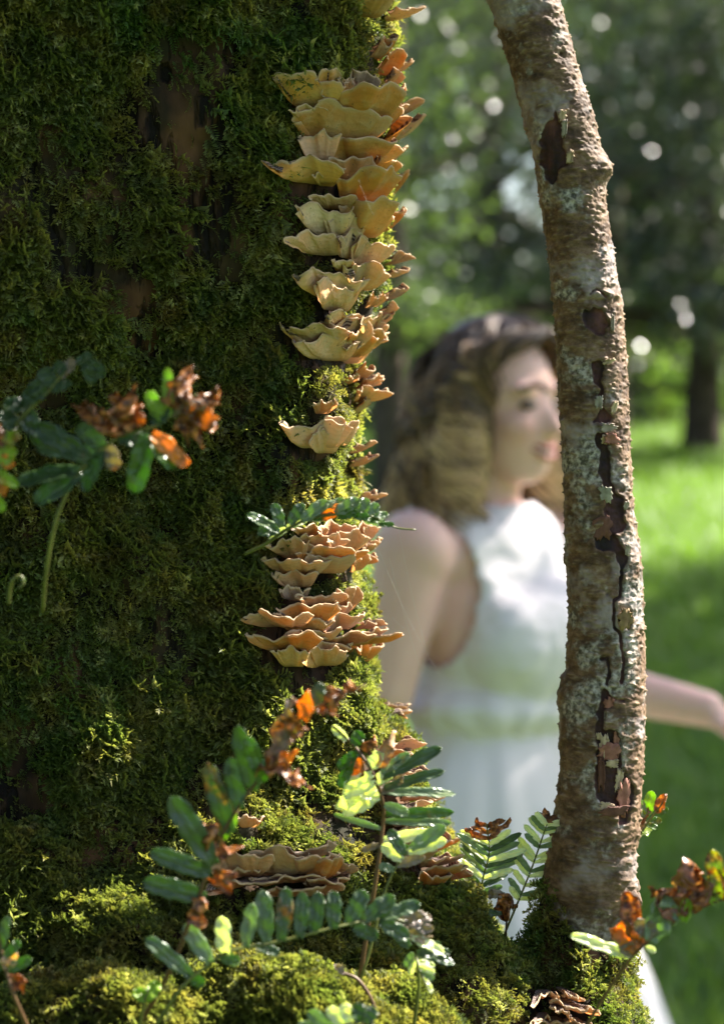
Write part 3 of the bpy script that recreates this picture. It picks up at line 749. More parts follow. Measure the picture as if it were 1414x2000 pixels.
CL = [
 ('pale yellow bracket fungus cut off by the top edge of the photo', [(722, -12, 96, 48, 25, YEL), (760, -20, 60, 24, 60, YEL)]),
 ('single pale shelf fungus sticking out right at the top of the mossy trunk', [(788, 24, 46, 16, 78, CRE)]),
 ('narrow upright row of small orange brackets above the largest cluster', [(735, 92, 46, 24, 30, PIN), (750, 84, 34, 34, 50, ORA), (762, 120, 62, 30, 35, ORA), (798, 126, 24, 22, 80, PIN), (764, 152, 44, 28, 45, PIN), (766, 182, 36, 22, 45, ORA)]),
 ('largest stacked cluster of yellow and orange brackets high on the mossy trunk', [(608, 165, 105, 48, -12, YEL), (650, 160, 60, 40, 0, YEL), (702, 158, 66, 34, 20, GRE), (676, 166, 40, 34, 10, PIN), (712, 194, 165, 56, 22, ORA), (762, 210, 60, 44, 50, PIN),
      (618, 226, 66, 26, -5, TAN), (806, 200, 48, 28, 70, PIN), (802, 236, 48, 44, 70, PIN), (662, 232, 158, 56, 6, YEL), (758, 242, 70, 54, 45, ORA), (625, 276, 62, 44, -5, CRE), (702, 288, 150, 34, 12, YEL),
      (768, 300, 44, 24, 60, PIN), (612, 330, 104, 32, -15, YEL), (680, 322, 90, 30, 5, YEL), (735, 322, 80, 28, 25, YEL), (725, 350, 128, 50, 30, ORA), (782, 344, 34, 44, 65, ORA), (635, 350, 40, 16, 0, YEL)]),
 ('cream and apricot bracket cluster just below the largest cluster', [(656, 394, 84, 18, 5, TAN), (640, 418, 78, 44, -10, CRE), (672, 436, 70, 44, 5, CRE), (724, 408, 112, 56, 28, YEL), (766, 418, 36, 36, 60, ORA), (634, 470, 66, 30, -12, CRE), (676, 470, 64, 36, 10, CRE), (716, 484, 88, 36, 22, CRE)]),
 ('flat cream bracket with a narrow pointed foot on dark moss', [(655, 548, 86, 34, -5, CRE), (708, 530, 88, 36, 25, CRE), (652, 568, 66, 40, 5, CRE), (670, 520, 46, 12, 5, CRE)]),
 ('tiny brown edged brackets jutting from the right edge beside yellow moss', [(778, 502, 32, 16, 75, GRE), (772, 530, 28, 14, 75, CRE)]),
 ('two tiny pale finger like brackets in a dark hollow of moss', [(714, 584, 18, 18, 20, CRE), (734, 580, 20, 20, 40, CRE)]),
 ('curled brown brackets on the right edge above the crumpled cream cluster', [(778, 566, 22, 24, 75, GRE), (764, 598, 22, 20, 65, PIN)]),
 ('crumpled cream bracket cluster level with the hair of the woman', [(676, 622, 66, 20, 5, CRE), (628, 648, 66, 30, -15, CRE), (668, 640, 78, 42, 0, CRE), (710, 630, 52, 36, 20, CRE), (736, 618, 48, 28, 40, PIN), (748, 640, 34, 24, 60, PIN), (706, 652, 80, 30, 20, YEL), (732, 668, 50, 28, 40, YEL), (650, 670, 70, 34, -8, CRE), (682, 680, 66, 30, 8, CRE), (750, 662, 26, 12, 70, CRE)]),
 ('loose tan brackets on the right edge just under the crumpled cream cluster', [(712, 722, 56, 26, 30, TAN), (746, 738, 56, 22, 50, TAN), (776, 746, 28, 14, 75, CRE), (738, 764, 76, 22, 40, CRE), (706, 782, 30, 24, 40, CRE), (672, 738, 30, 12, 20, TAN)]),
 ('small lone tan bracket half sunk in moss above the fan shaped one', [(628, 788, 32, 20, 10, TAN)]),
 ('lone cream fan shaped bracket with a split lower edge on moss', [(622, 834, 82, 40, -5, CRE), (655, 830, 62, 40, 15, CRE), (636, 850, 44, 34, 5, CRE)]),
 ('pair of small pink brown brackets on the right edge above the fern topped cluster', [(703, 868, 24, 18, 70, PIN), (707, 894, 28, 18, 70, PIN)]),
 ('dark topped upcurled bracket on the right edge at the tip of the fern frond', [(748, 964, 40, 16, 72, PIN), (756, 975, 26, 12, 75, ORA)]),
 ('rippled tan bracket cluster under the green fern frond', [(606, 1030, 50, 18, -5, TAN), (652, 1026, 70, 24, 5, TAN), (700, 1022, 60, 24, 20, TAN), (574, 1056, 62, 34, -18, TAN), (628, 1048, 76, 26, 0, TAN), (672, 1042, 82, 32, 10, TAN), (726, 1034, 50, 34, 45, PIN), (738, 1058, 40, 22, 55, ORA), (712, 1062, 56, 20, 35, TAN), (650, 1072, 116, 26, 5, ORA), (640, 1088, 86, 30, 5, TAN), (690, 1086, 64, 28, 25, TAN), (714, 1086, 36, 18, 50, TAN)]),
 ('two pale tan fan brackets left of and below the fern topped cluster', [(576, 1090, 104, 30, -15, TAN), (582, 1116, 72, 30, -8, TAN)]),
 ('broad layered orange tan cluster with long shelf reaching right over the sunny moss', [(578, 1150, 40, 22, -10, GRE), (672, 1150, 60, 42, 20, TAN), (626, 1160, 84, 20, 5, TAN), (545, 1196, 90, 28, -25, TAN), (598, 1180, 100, 34, -5, ORA), (650, 1182, 62, 26, 10, TAN), (594, 1208, 80, 22, -5, ORA), (664, 1200, 92, 28, 18, PIN), (558, 1236, 104, 32, -18, ORA), (612, 1228, 88, 26, 0, TAN), (654, 1238, 116, 22, 5, RED), (712, 1226, 76, 26, 35, PIN), (742, 1212, 38, 16, 60, PIN), (640, 1254, 80, 22, 0, TAN), (692, 1244, 66, 34, 15, ORA), (574, 1266, 54, 34, -10, YEL), (636, 1268, 74, 32, 5, YEL), (765, 1240, 66, 18, 68, ORA), (728, 1256, 66, 36, 30, YEL)]),
 ('grey topped round bracket standing out from the right edge of the sunny moss', [(790, 1376, 44, 12, 72, GRE), (795, 1390, 46, 12, 72, CRE)]),
 ('grey brown bracket pile on the right edge behind the fern with painted white glare', [(792, 1448, 50, 26, 70, PIN), (776, 1466, 50, 22, 55, ORA), (756, 1480, 60, 16, 30, RED)]),
 ('thin shelves stacked behind the fern leaflets on the right edge', [(800, 1504, 50, 20, 65, CRE), (778, 1520, 50, 24, 40, TAN), (818, 1548, 46, 16, 70, PIN), (804, 1566, 52, 18, 60, CRE), (828, 1558, 30, 14, 75, PIN)]),
 ('pale shelf in shade low behind the fern leaflets', [(806, 1592, 56, 20, 40, PIN), (784, 1612, 44, 18, 20, TAN)]),
 ('salmon orange ruffled bracket cluster low on the right edge', [(796, 1628, 70, 32, 20, PIN), (842, 1632, 66, 42, 50, ORA), (814, 1652, 80, 30, 25, PIN), (858, 1640, 36, 24, 65, ORA)]),
 ('lowest orange edged bracket on the right edge with a charcoal top', [(858, 1668, 62, 22, 45, GRE), (876, 1684, 62, 26, 55, ORA), (848, 1700, 56, 26, 30, ORA), (892, 1700, 34, 18, 65, RED)]),
 ('tiny tan bracket peeping over sunlit moss beside the brown fern leaflets', [(486, 1596, 40, 18, 5, TAN)]),
 ('wide ruffled red brown bracket low on the trunk above the arching fern', [(478, 1662, 84, 42, -20, TAN), (540, 1662, 110, 44, -3, TAN), (590, 1648, 110, 28, 10, PIN), (606, 1668, 90, 36, 15, TAN), (640, 1672, 60, 46, 35, ORA), (664, 1690, 34, 22, 60, PIN), (500, 1706, 110, 16, -10, RED), (570, 1702, 130, 18, 0, RED), (636, 1710, 80, 18, 20, RED), (590, 1726, 120, 20, 0, RED), (486, 1692, 50, 16, -15, RED)]),
 ('small pale brackets on the mossy foot of the slender tree', [(1056, 1932, 44, 12, 0, TAN), (1092, 1928, 18, 10, 20, TAN), (1100, 1946, 46, 12, 20, CRE), (1090, 1958, 30, 8, 0, CRE)]),
 ('dark brown brackets cut off by the bottom edge under the slender tree', [(1080, 1984, 60, 12, 0, RED), (1058, 1976, 30, 12, -10, ORA), (1118, 1986, 36, 12, 10, GRE)]),
]
for lab, caps in CL:
    u, v = caps[0][0], caps[0][1]
    b, n, k = raybase(u - 10, v + caps[0][3])
    root = thing('bracket_fungus', lab, 'fungus', b, 'bracket fungi growing on the mossy trunk')
    for c in caps: make_cap(root, *c)

mp, mn = sample_surface(BV, BF, NM, moss_w)
facing = np.clip(mn[:, 2], 0, 1)
down = np.array([0, 0, -1.0]) - mn * (-mn[:, 2:3])
rndv = RNG.normal(size=(NM, 3)) * 0.38
clv = np.stack([fbm(mp * 18, 2, 101), fbm(mp * 18, 2, 102), fbm(mp * 18, 2, 103)], 1) * 0.9
zdir = mn * (0.75 + 0.5 * facing[:, None]) + down * (0.75 * (1 - facing[:, None])) + rndv + clv
ydir = down + RNG.normal(size=(NM, 3)) * 0.4 + mn * 0.3
cl = fbm(mp * 24, 3, 71)
sc = 0.0125 * (0.75 + 0.5 * RNG.random(NM)) * (1 + 0.85 * cl) * (1 - 0.15 * facing)
from mathutils.kdtree import KDTree
capv = np.concatenate(CAPV)
kd = KDTree(len(capv))
for k_, p_ in enumerate(capv): kd.insert(p_, k_)
kd.balance()
uq, vq, dq = proj(mp)
near = (uq > 380) & (uq < 1200) & (dq < 1.5)
dist = np.ones(NM)
for k_ in np.nonzero(near)[0]: dist[k_] = kd.find(mp[k_])[2]
sc = sc * np.where(dist < .0065, 0.05, np.clip(dist / 0.015, 0.25, 1))
cl3 = fbm(mp * 12, 2, 61)
idx = np.where((cl3 > 0.05) | (facing > 0.45), 3 + (RNG.random(NM) * 2).astype(int), (RNG.random(NM) * 6).astype(int))
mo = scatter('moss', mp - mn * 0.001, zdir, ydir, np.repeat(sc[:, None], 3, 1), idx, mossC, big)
tag(mo, kind='stuff')

# ------------------------------------------------------------------ ferns
GR = (0.085, 0.138, 0.072); GRB = (0.10, 0.19, 0.035); GRP = (0.22, 0.29, 0.20); YG = (0.28, 0.42, 0.035); BR = (0.22, 0.08, 0.028); OR = (0.64, 0.26, 0.04); WH = (0.70, 0.71, 0.64); PU = (0.26, 0.21, 0.21); BLU = (0.12, 0.18, 0.11)  # WH puts overexposed sun glare into the leaflet colour
leaf_seed = [0]
def leaflet(parent, b, tip, wd, nrm, col, blotch=0.1, curl=0.15, crumple=0.0, name='leaflet'):
    leaf_seed[0] += 1
    r = np.random.default_rng(leaf_seed[0] * 7 + 1)
    b = np.array(b, float); tip = np.array(tip, float); Lv = tip - b; L = np.linalg.norm(Lv); ld = Lv / L
    nrm = np.array(nrm, float); nrm = nrm - ld * (nrm @ ld); nrm /= np.linalg.norm(nrm) + 1e-9
    sd = np.cross(ld, nrm)
    ni, nj = 21, 7
    V = []; rib = []
    ph = r.uniform(0, 6.28, 4)
    for i in range(ni):
        s = i / (ni - 1)
        wv = wd * min(1, (0.45 + 1.8 * s)) * (1 - max(0, (s - 0.68) / 0.32) ** 2.1) ** 0.5 * (1 + 0.07 * math.sin(22 * s + ph[0])) + 0.00015
        for j in range(nj):
            c = (j / (nj - 1) - .5) * 2
            p = b + ld * L * s + sd * wv * 0.5 * c * (1 - 0.25 * crumple * s)
            p = p + nrm * (-curl * L * s * s + 0.16 * wd * abs(c) * (1 + .3 * math.sin(9 * s + ph[1])) + 0.06 * wd * math.sin(14 * s + ph[2] + c * 1.5))
            p = p - ld * (curl * curl * L * s * s * 0.6)
            V.append(p); rib.append(max(math.exp(-(c / 0.22) ** 2), 0.55 * max(0, math.sin(34 * s - 5 * abs(c))) ** 2))
    V = np.array(V)
    if crumple:
        s = np.repeat(np.linspace(0, 1, ni), nj)
        q = np.stack([fbm(V * 190, 2, leaf_seed[0]), fbm(V * 190, 2, leaf_seed[0] + 99), fbm(V * 190, 2, leaf_seed[0] + 55)], 1)
        V = V + q * (wd * 1.1 * crumple * (0.25 + s))[:, None]
    return mk(name, V, grid_faces(ni, nj), M_LEAF, parent, True, {'rib': np.array(rib)}, color=(*col, blotch), solid=0.00018)
def stem(parent, pts, r0, r1, mat=None, name='stem', n=40):
    path = catmull([P(*p) for p in pts], n)
    V, F = tube(path, np.linspace(r0, r1, n), 8)
    mk(name, V, F, mat or M_STEM, parent); return path
TOC = np.array((0.0, -1.0, 0.1))
def frond(label, spts, leaves, r0=.0011, r1=.0005, mat=None, group='polypody fern fronds round the mossy trunk'):
    """leaves: (bu,bv,tu,tv,width_px,depth_shift_tip,colour,blotch,curl,crumple)"""
    base = P(*spts[0])
    root = thing('fern_frond', label, 'fern', base, group)
    stem(root, spts, r0, r1, mat)
    U = [p[0] for p in spts]; Vv = [p[1] for p in spts]; D = [p[2] for p in spts]
    for lf in leaves:
        bu, bv, tu, tv, wd, ds, col = lf[:7]
        bl = lf[7] if len(lf) > 7 else 0.15; cu = lf[8] if len(lf) > 8 else 0.12; cr = lf[9] if len(lf) > 9 else 0
        k = min(range(len(spts)), key=lambda q: (U[q] - bu) ** 2 + (Vv[q] - bv) ** 2)
        d = D[k]
        nrm = np.array((random.uniform(-.45, .45), -1, random.uniform(.1, .9)))
        leaflet(root, P(bu, bv, d), P(tu, tv, d + ds), wd * (.90 if bl < .6 else 1.05) * d / FPX, nrm, col, bl, cu, cr)
    return root
frond('tall scorched fern frond in front of the trunk with green lower and brown upper leaflets',
  [(268, 2010, 1.12), (330, 1900, 1.09), (382, 1770, 1.075), (428, 1645, 1.07), (470, 1570, 1.065), (530, 1490, 1.06), (580, 1412, 1.06), (640, 1370, 1.055), (715, 1338, 1.05)],
  [(402, 1752, 280, 1722, 44, -.01, GR, .12), (412, 1706, 294, 1664, 40, -.01, GR, .25), (418, 1688, 336, 1558, 52, -.015, GR, .05), (452, 1625, 402, 1496, 44, -.01, GR, .5), (470, 1580, 448, 1480, 44, .0, GR, .3), (500, 1545, 462, 1420, 46, -.01, GR, .2), (515, 1528, 482, 1440, 36, -.01, GRB, .2),
   (440, 1640, 452, 1556, 40, .01, YG, .6), (430, 1680, 462, 1640, 30, .0, BR, .9, .5, .8), (400, 1760, 378, 1790, 34, -.01, PU, .9, .4, .8), (410, 1720, 440, 1718, 26, -.01, BR, .9, .5, 1), (425, 1670, 410, 1610, 30, -.01, BR, .95, .4, .9),
   (530, 1500, 552, 1400, 34, -.01, PU, .9, .3, .8), (545, 1480, 520, 1500, 30, -.01, BR, .95, .5, 1), (535, 1500, 580, 1520, 34, -.01, BR, .9, .4, 1), (545, 1470, 575, 1500, 30, 0, OR, .8, .4, 1), (560, 1445, 572, 1370, 26, -.01, PU, .8, .3, .6), (595, 1405, 600, 1362, 40, -.01, OR, .35, .2, .3), (608, 1392, 628, 1334, 30, 0, GR, .1),
   (640, 1372, 668, 1338, 30, 0, OR, .9, .4, .9), (660, 1360, 640, 1400, 26, 0, OR, .8, .4, .9), (680, 1352, 706, 1340, 22, 0, BR, .9, .4, .9), (590, 1410, 560, 1440, 24, 0, YG, .7, .3, .7), (620, 1385, 655, 1385, 24, 0, BR, .9, .5, .9), (560, 1450, 600, 1420, 22, 0, BR, .9, .4, .8)],
  .0013, .0006, M_STEMB)
frond('low arching fern frond with a row of upright dark green leaflets across the mound',
  [(300, 2010, 1.09), (355, 1930, 1.08), (400, 1890, 1.08), (450, 1858, 1.08), (540, 1840, 1.085), (640, 1815, 1.09), (720, 1798, 1.10), (790, 1800, 1.11), (850, 1850, 1.12)],
  [(372, 1905, 288, 1832, 34, -.01, BLU, .1), (412, 1882, 362, 1804, 36, 0, GRP, .15), (442, 1866, 432, 1790, 36, 0, WH, .1), (482, 1850, 492, 1764, 34, .0, GRP, .2), (520, 1842, 514, 1738, 38, .0, BLU, .15), (548, 1838, 562, 1734, 36, 0, GR, .5), (585, 1832, 592, 1742, 32, .0, GR, .1), (612, 1824, 622, 1742, 34, 0, GR, .1), (650, 1814, 652, 1740, 34, 0, GR, .3),
   (680, 1806, 712, 1738, 38, 0, BLU, .1), (710, 1800, 770, 1748, 38, 0, BLU, .1), (740, 1796, 820, 1762, 34, 0, BLU, .2), (430, 1868, 470, 1880, 26, 0, GRB, .1), (500, 1848, 548, 1862, 22, 0, GR, .2), (690, 1810, 740, 1832, 30, 0, GR, .2), (370, 1905, 400, 1925, 26, 0, GRB, .1), (740, 1800, 800, 1832, 34, 0, GR, .2),
   (770, 1800, 842, 1790, 30, 0, PU, .2, .2, .4), (780, 1805, 850, 1812, 28, 0, PU, .2, .2, .5), (790, 1815, 850, 1840, 26, 0, GRE, .1, .2, .5), (800, 1830, 870, 1858, 22, 0, WH, .1, .2, .2)], .0011, .0006, M_STEM)
frond('fern frond with sun glare painted into white leaflets beside the lower brackets',
  [(688, 2010, 1.17), (712, 1850, 1.165), (735, 1710, 1.16), (748, 1610, 1.16), (746, 1560, 1.155), (728, 1510, 1.15), (690, 1455, 1.15), (650, 1418, 1.15)],
  [(746, 1520, 862, 1456, 30, 0, GR, .1), (750, 1540, 868, 1502, 24, .0, GR, .1), (745, 1548, 892, 1544, 22, 0, GRP, .1), (750, 1572, 800, 1590, 24, 0, GRP, .2), (752, 1590, 888, 1585, 24, 0, GRB, .35), (752, 1604, 884, 1605, 20, 0, GRP, .15), (748, 1640, 850, 1625, 26, 0, WH, .2), (745, 1660, 800, 1655, 24, 0, GRB, .2),
   (735, 1540, 655, 1574, 34, 0, WH, .0, .05, .3), (732, 1530, 664, 1550, 30, 0, WH, 0, .05, .3), (740, 1555, 672, 1590, 30, 0, WH, 0, .05, .2), (728, 1510, 672, 1535, 28, 0, WH, 0, .05, .2), (720, 1500, 745, 1470, 28, 0, WH, .0, .1, .4), (742, 1560, 700, 1545, 34, 0, WH, 0, .0, .2), (735, 1530, 770, 1500, 30, 0, WH, .2, .1, .3), (740, 1550, 790, 1520, 28, 0, PU, .3, .1, .4),
   (700, 1470, 658, 1500, 26, 0, GRB, .05), (690, 1480, 662, 1540, 26, 0, GRB, .05), (690, 1456, 706, 1428, 28, 0, GRB, .2), (678, 1445, 648, 1418, 20, 0, WH, 0), (705, 1480, 690, 1520, 24, 0, OR, .7, .3, .6), (710, 1470, 735, 1440, 26, 0, OR, .8, .3, .7), (740, 1500, 776, 1430, 30, 0, PIN, .5, .2, .5), (745, 1510, 800, 1470, 24, 0, GRP, .3), (748, 1620, 650, 1590, 14, 0, GRP, 0), (745, 1650, 705, 1660, 16, 0, PU, .2)],
  .0014, .0007, M_STEMB)
frond('short fern frond with one pale drooping blade leaning right over the mound',
  [(664, 2000, 1.16), (712, 1890, 1.15), (752, 1740, 1.15), (782, 1680, 1.15), (806, 1650, 1.15)],
  [(802, 1658, 870, 1612, 30, 0, GRP, .1), (796, 1665, 872, 1640, 26, 0, WH, .1), (786, 1680, 745, 1650, 26, 0, WH, .15), (790, 1672, 760, 1620, 26, 0, GR, .2), (770, 1700, 740, 1690, 20, 0, GRP, .1), (775, 1690, 830, 1672, 22, 0, PU, .2)])
frond('small hanging fern blade with pale comb like tip at the centre bottom',
  [(808, 2005, 1.15), (818, 1920, 1.14), (812, 1870, 1.13), (822, 1900, 1.12), (838, 1938, 1.115)],
  [(814, 1862, 862, 1842, 18, 0, GR, .1), (812, 1868, 850, 1866, 14, 0, GRP, .1), (816, 1878, 850, 1886, 14, 0, WH, .1), (818, 1888, 850, 1900, 14, 0, WH, .1), (822, 1896, 848, 1914, 14, 0, GRP, .1), (810, 1870, 800, 1905, 14, 0, WH, 0), (806, 1860, 790, 1890, 16, 0, GRP, 0), (826, 1908, 846, 1940, 12, 0, WH, 0), (820, 1865, 890, 1880, 20, 0, GR, .1), (820, 1860, 880, 1858, 20, 0, GR, .1), (800, 1850, 770, 1820, 24, 0, GR, .1)])
def feather(label, spts, n, lw, left, right, colf, tipbrown, r0=.0009):
    base = P(*spts[0]); root = thing('fern_frond', label, 'fern', base, 'polypody fern fronds round the mossy trunk')
    path = stem(root, spts, r0, .0004)
    for k in range(n):
        t = 0.42 + 0.56 * k / (n - 1); i = int(t * (len(path) - 1)); b = path[i]
        d = path[min(i + 1, len(path) - 1)] - path[i - 1]; d /= np.linalg.norm(d)
        sz = math.sin(math.pi * (0.25 + 0.62 * (k / (n - 1)))) 
        for sgn, Lx in ((-1, left), (1, right)):
            sdv = np.cross(d, np.array([0, 1.0, 0])) * sgn
            dirv = sdv * 0.85 + d * 0.55 + np.array([0, random.uniform(-.3, .3), 0])
            dirv /= np.linalg.norm(dirv)
            tip = b + dirv * Lx * pxm * sz * random.uniform(.85, 1.1)
            last = k > n - 4 and tipbrown
            leaflet(root, b, tip, lw * pxm, (random.uniform(-.4, .4), -1, .4), (BR if last else colf(k)), (.95 if last else .12), .15 if not last else .4, .7 if last else 0)
    return root
feather('sharply focused pale fern frond left of the pair behind the mound', [(926, 1885, 1.34), (930, 1800, 1.335), (942, 1720, 1.33), (955, 1665, 1.325), (950, 1610, 1.32)], 12, 13, 78, 80, lambda k: (GRP, GR, WH)[k % 3], True)
feather('pale fern frond leaning against the foot of the slender tree', [(962, 1895, 1.34), (985, 1825, 1.335), (1012, 1760, 1.33), (1040, 1690, 1.33), (1064, 1620, 1.32), (1072, 1598, 1.32)], 15, 12, 92, 50, lambda k: (WH, GRP, WH)[k % 3], True)
frond('dark withered fern blade hanging folded on a thin black stem',
  [(984, 1888, 1.325), (988, 1820, 1.32), (990, 1760, 1.32), (986, 1745, 1.32)],
  [(986, 1745, 982, 1800, 30, -.003, (0.09, 0.035, 0.02), .9, .1, .5), (988, 1748, 994, 1790, 24, .003, (0.07, 0.03, 0.02), .9, .1, .6), (986, 1748, 950, 1742, 20, 0, PU, .5, .1, .5), (990, 1746, 1002, 1775, 14, 0, BR, .7, .1, .5), (980, 1785, 902, 1780, 18, 0, GR, .1)], .0008, .0005, M_STEMB)
frond('tiny young curled fern frond by the paired fern stems', [(958, 1888, 1.31), (955, 1865, 1.31), (962, 1848, 1.31), (972, 1858, 1.31)], [(962, 1850, 968, 1868, 14, 0, GR, .1), (958, 1852, 952, 1872, 10, 0, GR, .1)])
frond('stem of a dead fern rising in front of the mound edge', [(926, 1905, 1.33), (917, 1860, 1.33), (914, 1800, 1.33), (912, 1780, 1.33)], [(914, 1800, 900, 1790, 8, 0, BR, .8)], .0012, .0008, M_STEMB)
GR_SHADE = (0.045, 0.088, 0.035); BLU_SHADE = (0.055, 0.10, 0.06)  # darker greens: shade on the left fronds put into leaflet colour
frond('large blurred green and rust fern frond at the left in front of the trunk',
  [(84, 1195, 1.09), (92, 1110, 1.065), (112, 1010, 1.05), (150, 930, 1.045), (196, 880, 1.04), (245, 850, 1.035), (310, 830, 1.03), (360, 790, 1.03), (385, 770, 1.03)],
  [(160, 925, 64, 980, 46, 0, BLU_SHADE, .1), (160, 920, 30, 935, 44, 0, GR_SHADE, .1), (178, 900, 70, 830, 50, 0, GR_SHADE, .2), (190, 888, 70, 870, 40, 0, GR, .2), (205, 872, 150, 830, 40, 0, GR, .2), (205, 880, 160, 960, 36, 0, GR_SHADE, .1), (215, 870, 225, 920, 30, 0, PU, .6), (232, 858, 300, 860, 36, 0, GR_SHADE, .2), (240, 852, 150, 790, 44, 0, BR, .95, .2, .7), (262, 838, 215, 785, 52, 0, OR, .9, .2, .7), (275, 835, 240, 780, 40, 0, BR, .9, .2, .7),
   (285, 850, 262, 965, 46, 0, GRB, .2), (290, 850, 255, 930, 34, 0, GRB, .3), (296, 848, 366, 910, 40, 0, OR, .55, .1, .2), (290, 860, 345, 915, 34, 0, GRB, .2), (305, 832, 322, 790, 40, 0, GR_SHADE, .3), (318, 820, 288, 762, 30, 0, YG, .5), (318, 812, 300, 782, 24, 0, YG, .6), (330, 815, 326, 716, 24, 0, YG, .45), (340, 790, 372, 740, 40, 0, BR, .9, .3, .9), (350, 800, 420, 770, 44, 0, BR, .9, .4, .9), (350, 810, 410, 830, 44, 0, BR, .95, .4, 1),
   (360, 790, 410, 790, 40, 0, PU, .8, .5, 1), (340, 800, 352, 760, 36, 0, BR, .9, .4, .9), (355, 815, 370, 850, 34, 0, BR, .9, .3, .8), (330, 790, 355, 735, 34, 0, OR, .9, .3, .8), (365, 800, 400, 820, 30, -.01, OR, .8, .4, .9), (375, 790, 425, 800, 30, 0, BR, .9, .3, .8), (345, 808, 385, 780, 34, -.01, PU, .6, .4, 1)],
  .0011, .0006)
frond('dim green fern frond running up towards the left edge of the photo',
  [(10, 880, 1.06), (40, 820, 1.055), (90, 770, 1.05), (130, 725, 1.05), (175, 700, 1.05)],
  [(40, 820, 90, 850, 36, 0, BLU_SHADE, .2), (30, 840, 0, 800, 40, 0, GR_SHADE, .2), (60, 800, 8, 785, 40, 0, GR_SHADE, .3), (75, 785, 50, 760, 38, 0, GR_SHADE, .3), (90, 775, 60, 745, 38, 0, BLU_SHADE, .35), (105, 755, 80, 720, 36, 0, GR_SHADE, .3), (120, 738, 145, 700, 28, 0, PU, .4), (130, 728, 105, 710, 28, 0, GR_SHADE, .2), (100, 765, 140, 745, 24, 0, GR_SHADE, .3), (170, 705, 205, 735, 32, 0, BLU_SHADE, .2), (165, 705, 185, 750, 28, 0, GR_SHADE, .2), (60, 800, 75, 870, 30, 0, GR_SHADE, .2), (150, 712, 180, 690, 22, 0, GR_SHADE, .4), (20, 865, -20, 870, 40, 0, GR_SHADE, .2)])
frond('yellow brown curled fern frond cut off by the left edge', [(-60, 1060, 1.03), (-30, 1000, 1.02), (-5, 930, 1.02), (8, 870, 1.02), (14, 840, 1.02)],
  [(6, 880, 28, 840, 24, 0, YG, .6, .3, .5), (2, 900, 34, 905, 34, 0, OR, .5, .2, .5), (-5, 930, 32, 940, 30, 0, YG, .6, .2, .5), (-10, 950, 24, 965, 26, 0, OR, .5, .3, .5), (0, 910, 30, 870, 30, 0, YG, .7, .2, .4), (10, 870, -20, 830, 30, 0, BR, .8, .2, .5), (-15, 960, 8, 1000, 24, 0, YG, .5)])
frond('small pale unfurling fern crozier on dark moss near the left edge', [(18, 1180, 1.08), (20, 1150, 1.075), (28, 1130, 1.07), (42, 1126, 1.07), (46, 1140, 1.07), (38, 1148, 1.07)],
  [(42, 1128, 48, 1138, 12, 0, GRP, .4, .3, .4)], .0011, .0007)
frond('fern frond lying over the tan cluster with a rust coloured leaflet in its middle',
  [(478, 1082, 1.20), (520, 1062, 1.19), (560, 1034, 1.18), (610, 1012, 1.175), (680, 1003, 1.17), (730, 1010, 1.175), (772, 1030, 1.18), (812, 1035, 1.18)],
  [(545, 1040, 484, 1000, 26, 0, BLU, .1), (550, 1030, 535, 982, 26, 0, BLU, .05), (540, 1042, 502, 1036, 26, 0, BLU, .05), (566, 1024, 592, 982, 26, 0, BLU, .1), (590, 1018, 640, 976, 30, 0, GRP, .05), (622, 1010, 672, 972, 28, 0, GRP, .05), (655, 1004, 702, 974, 28, 0, GRP, .05), (686, 1000, 722, 976, 26, 0, GRP, .05), (706, 1000, 742, 988, 24, 0, GRP, .05), (730, 1008, 758, 1004, 16, 0, GRP, .05), (560, 1030, 600, 1014, 18, 0, WH, 0),
   (630, 1012, 668, 985, 26, -.006, OR, .55, .15, .5), (610, 1014, 638, 1006, 18, 0, GRB, 0), (660, 1010, 698, 998, 22, -.003, GRB, 0), (690, 1008, 722, 1010, 18, 0, GRB, 0), (715, 1016, 752, 1016, 16, 0, GRB, 0), (740, 1024, 770, 1024, 12, 0, GRB, 0), (525, 1052, 560, 1032, 18, 0, WH, .0)])
frond('backlit rust and lime fern frond rising to the lower right corner',
  [(1140, 2010, 1.13), (1190, 1930, 1.12), (1235, 1868, 1.11), (1290, 1820, 1.10), (1350, 1782, 1.10), (1440, 1745, 1.10)],
  [(1228, 1868, 1116, 1824, 26, 0, WH, .0, .1, .1), (1238, 1866, 1214, 1826, 42, 0, PU, .1, .1, .2), (1245, 1855, 1206, 1800, 46, 0, OR, .7, .1, .3), (1248, 1845, 1224, 1745, 46, 0, BR, .9, .1, .3), (1268, 1838, 1308, 1752, 60, 0, GRP, .15, .1, .2), (1280, 1828, 1240, 1798, 46, 0, PU, .1, .1, .2), (1308, 1808, 1302, 1752, 46, 0, GRP, .1), (1322, 1795, 1292, 1728, 56, 0, BR, .85, .25, .4), (1345, 1786, 1352, 1692, 62, 0, BR, .8, .2, .4), (1350, 1780, 1325, 1775, 50, 0, YG, .5, .1), (1375, 1772, 1362, 1730, 60, 0, OR, .9, .1, .4), (1395, 1765, 1386, 1738, 34, 0, YG, .3),
   (1410, 1760, 1392, 1660, 38, 0, YG, .75, .1, .2), (1420, 1755, 1430, 1680, 36, 0, OR, .7, .1, .4), (1260, 1850, 1280, 1858, 14, 0, WH, .1)], .0010, .0006, M_STEMB)
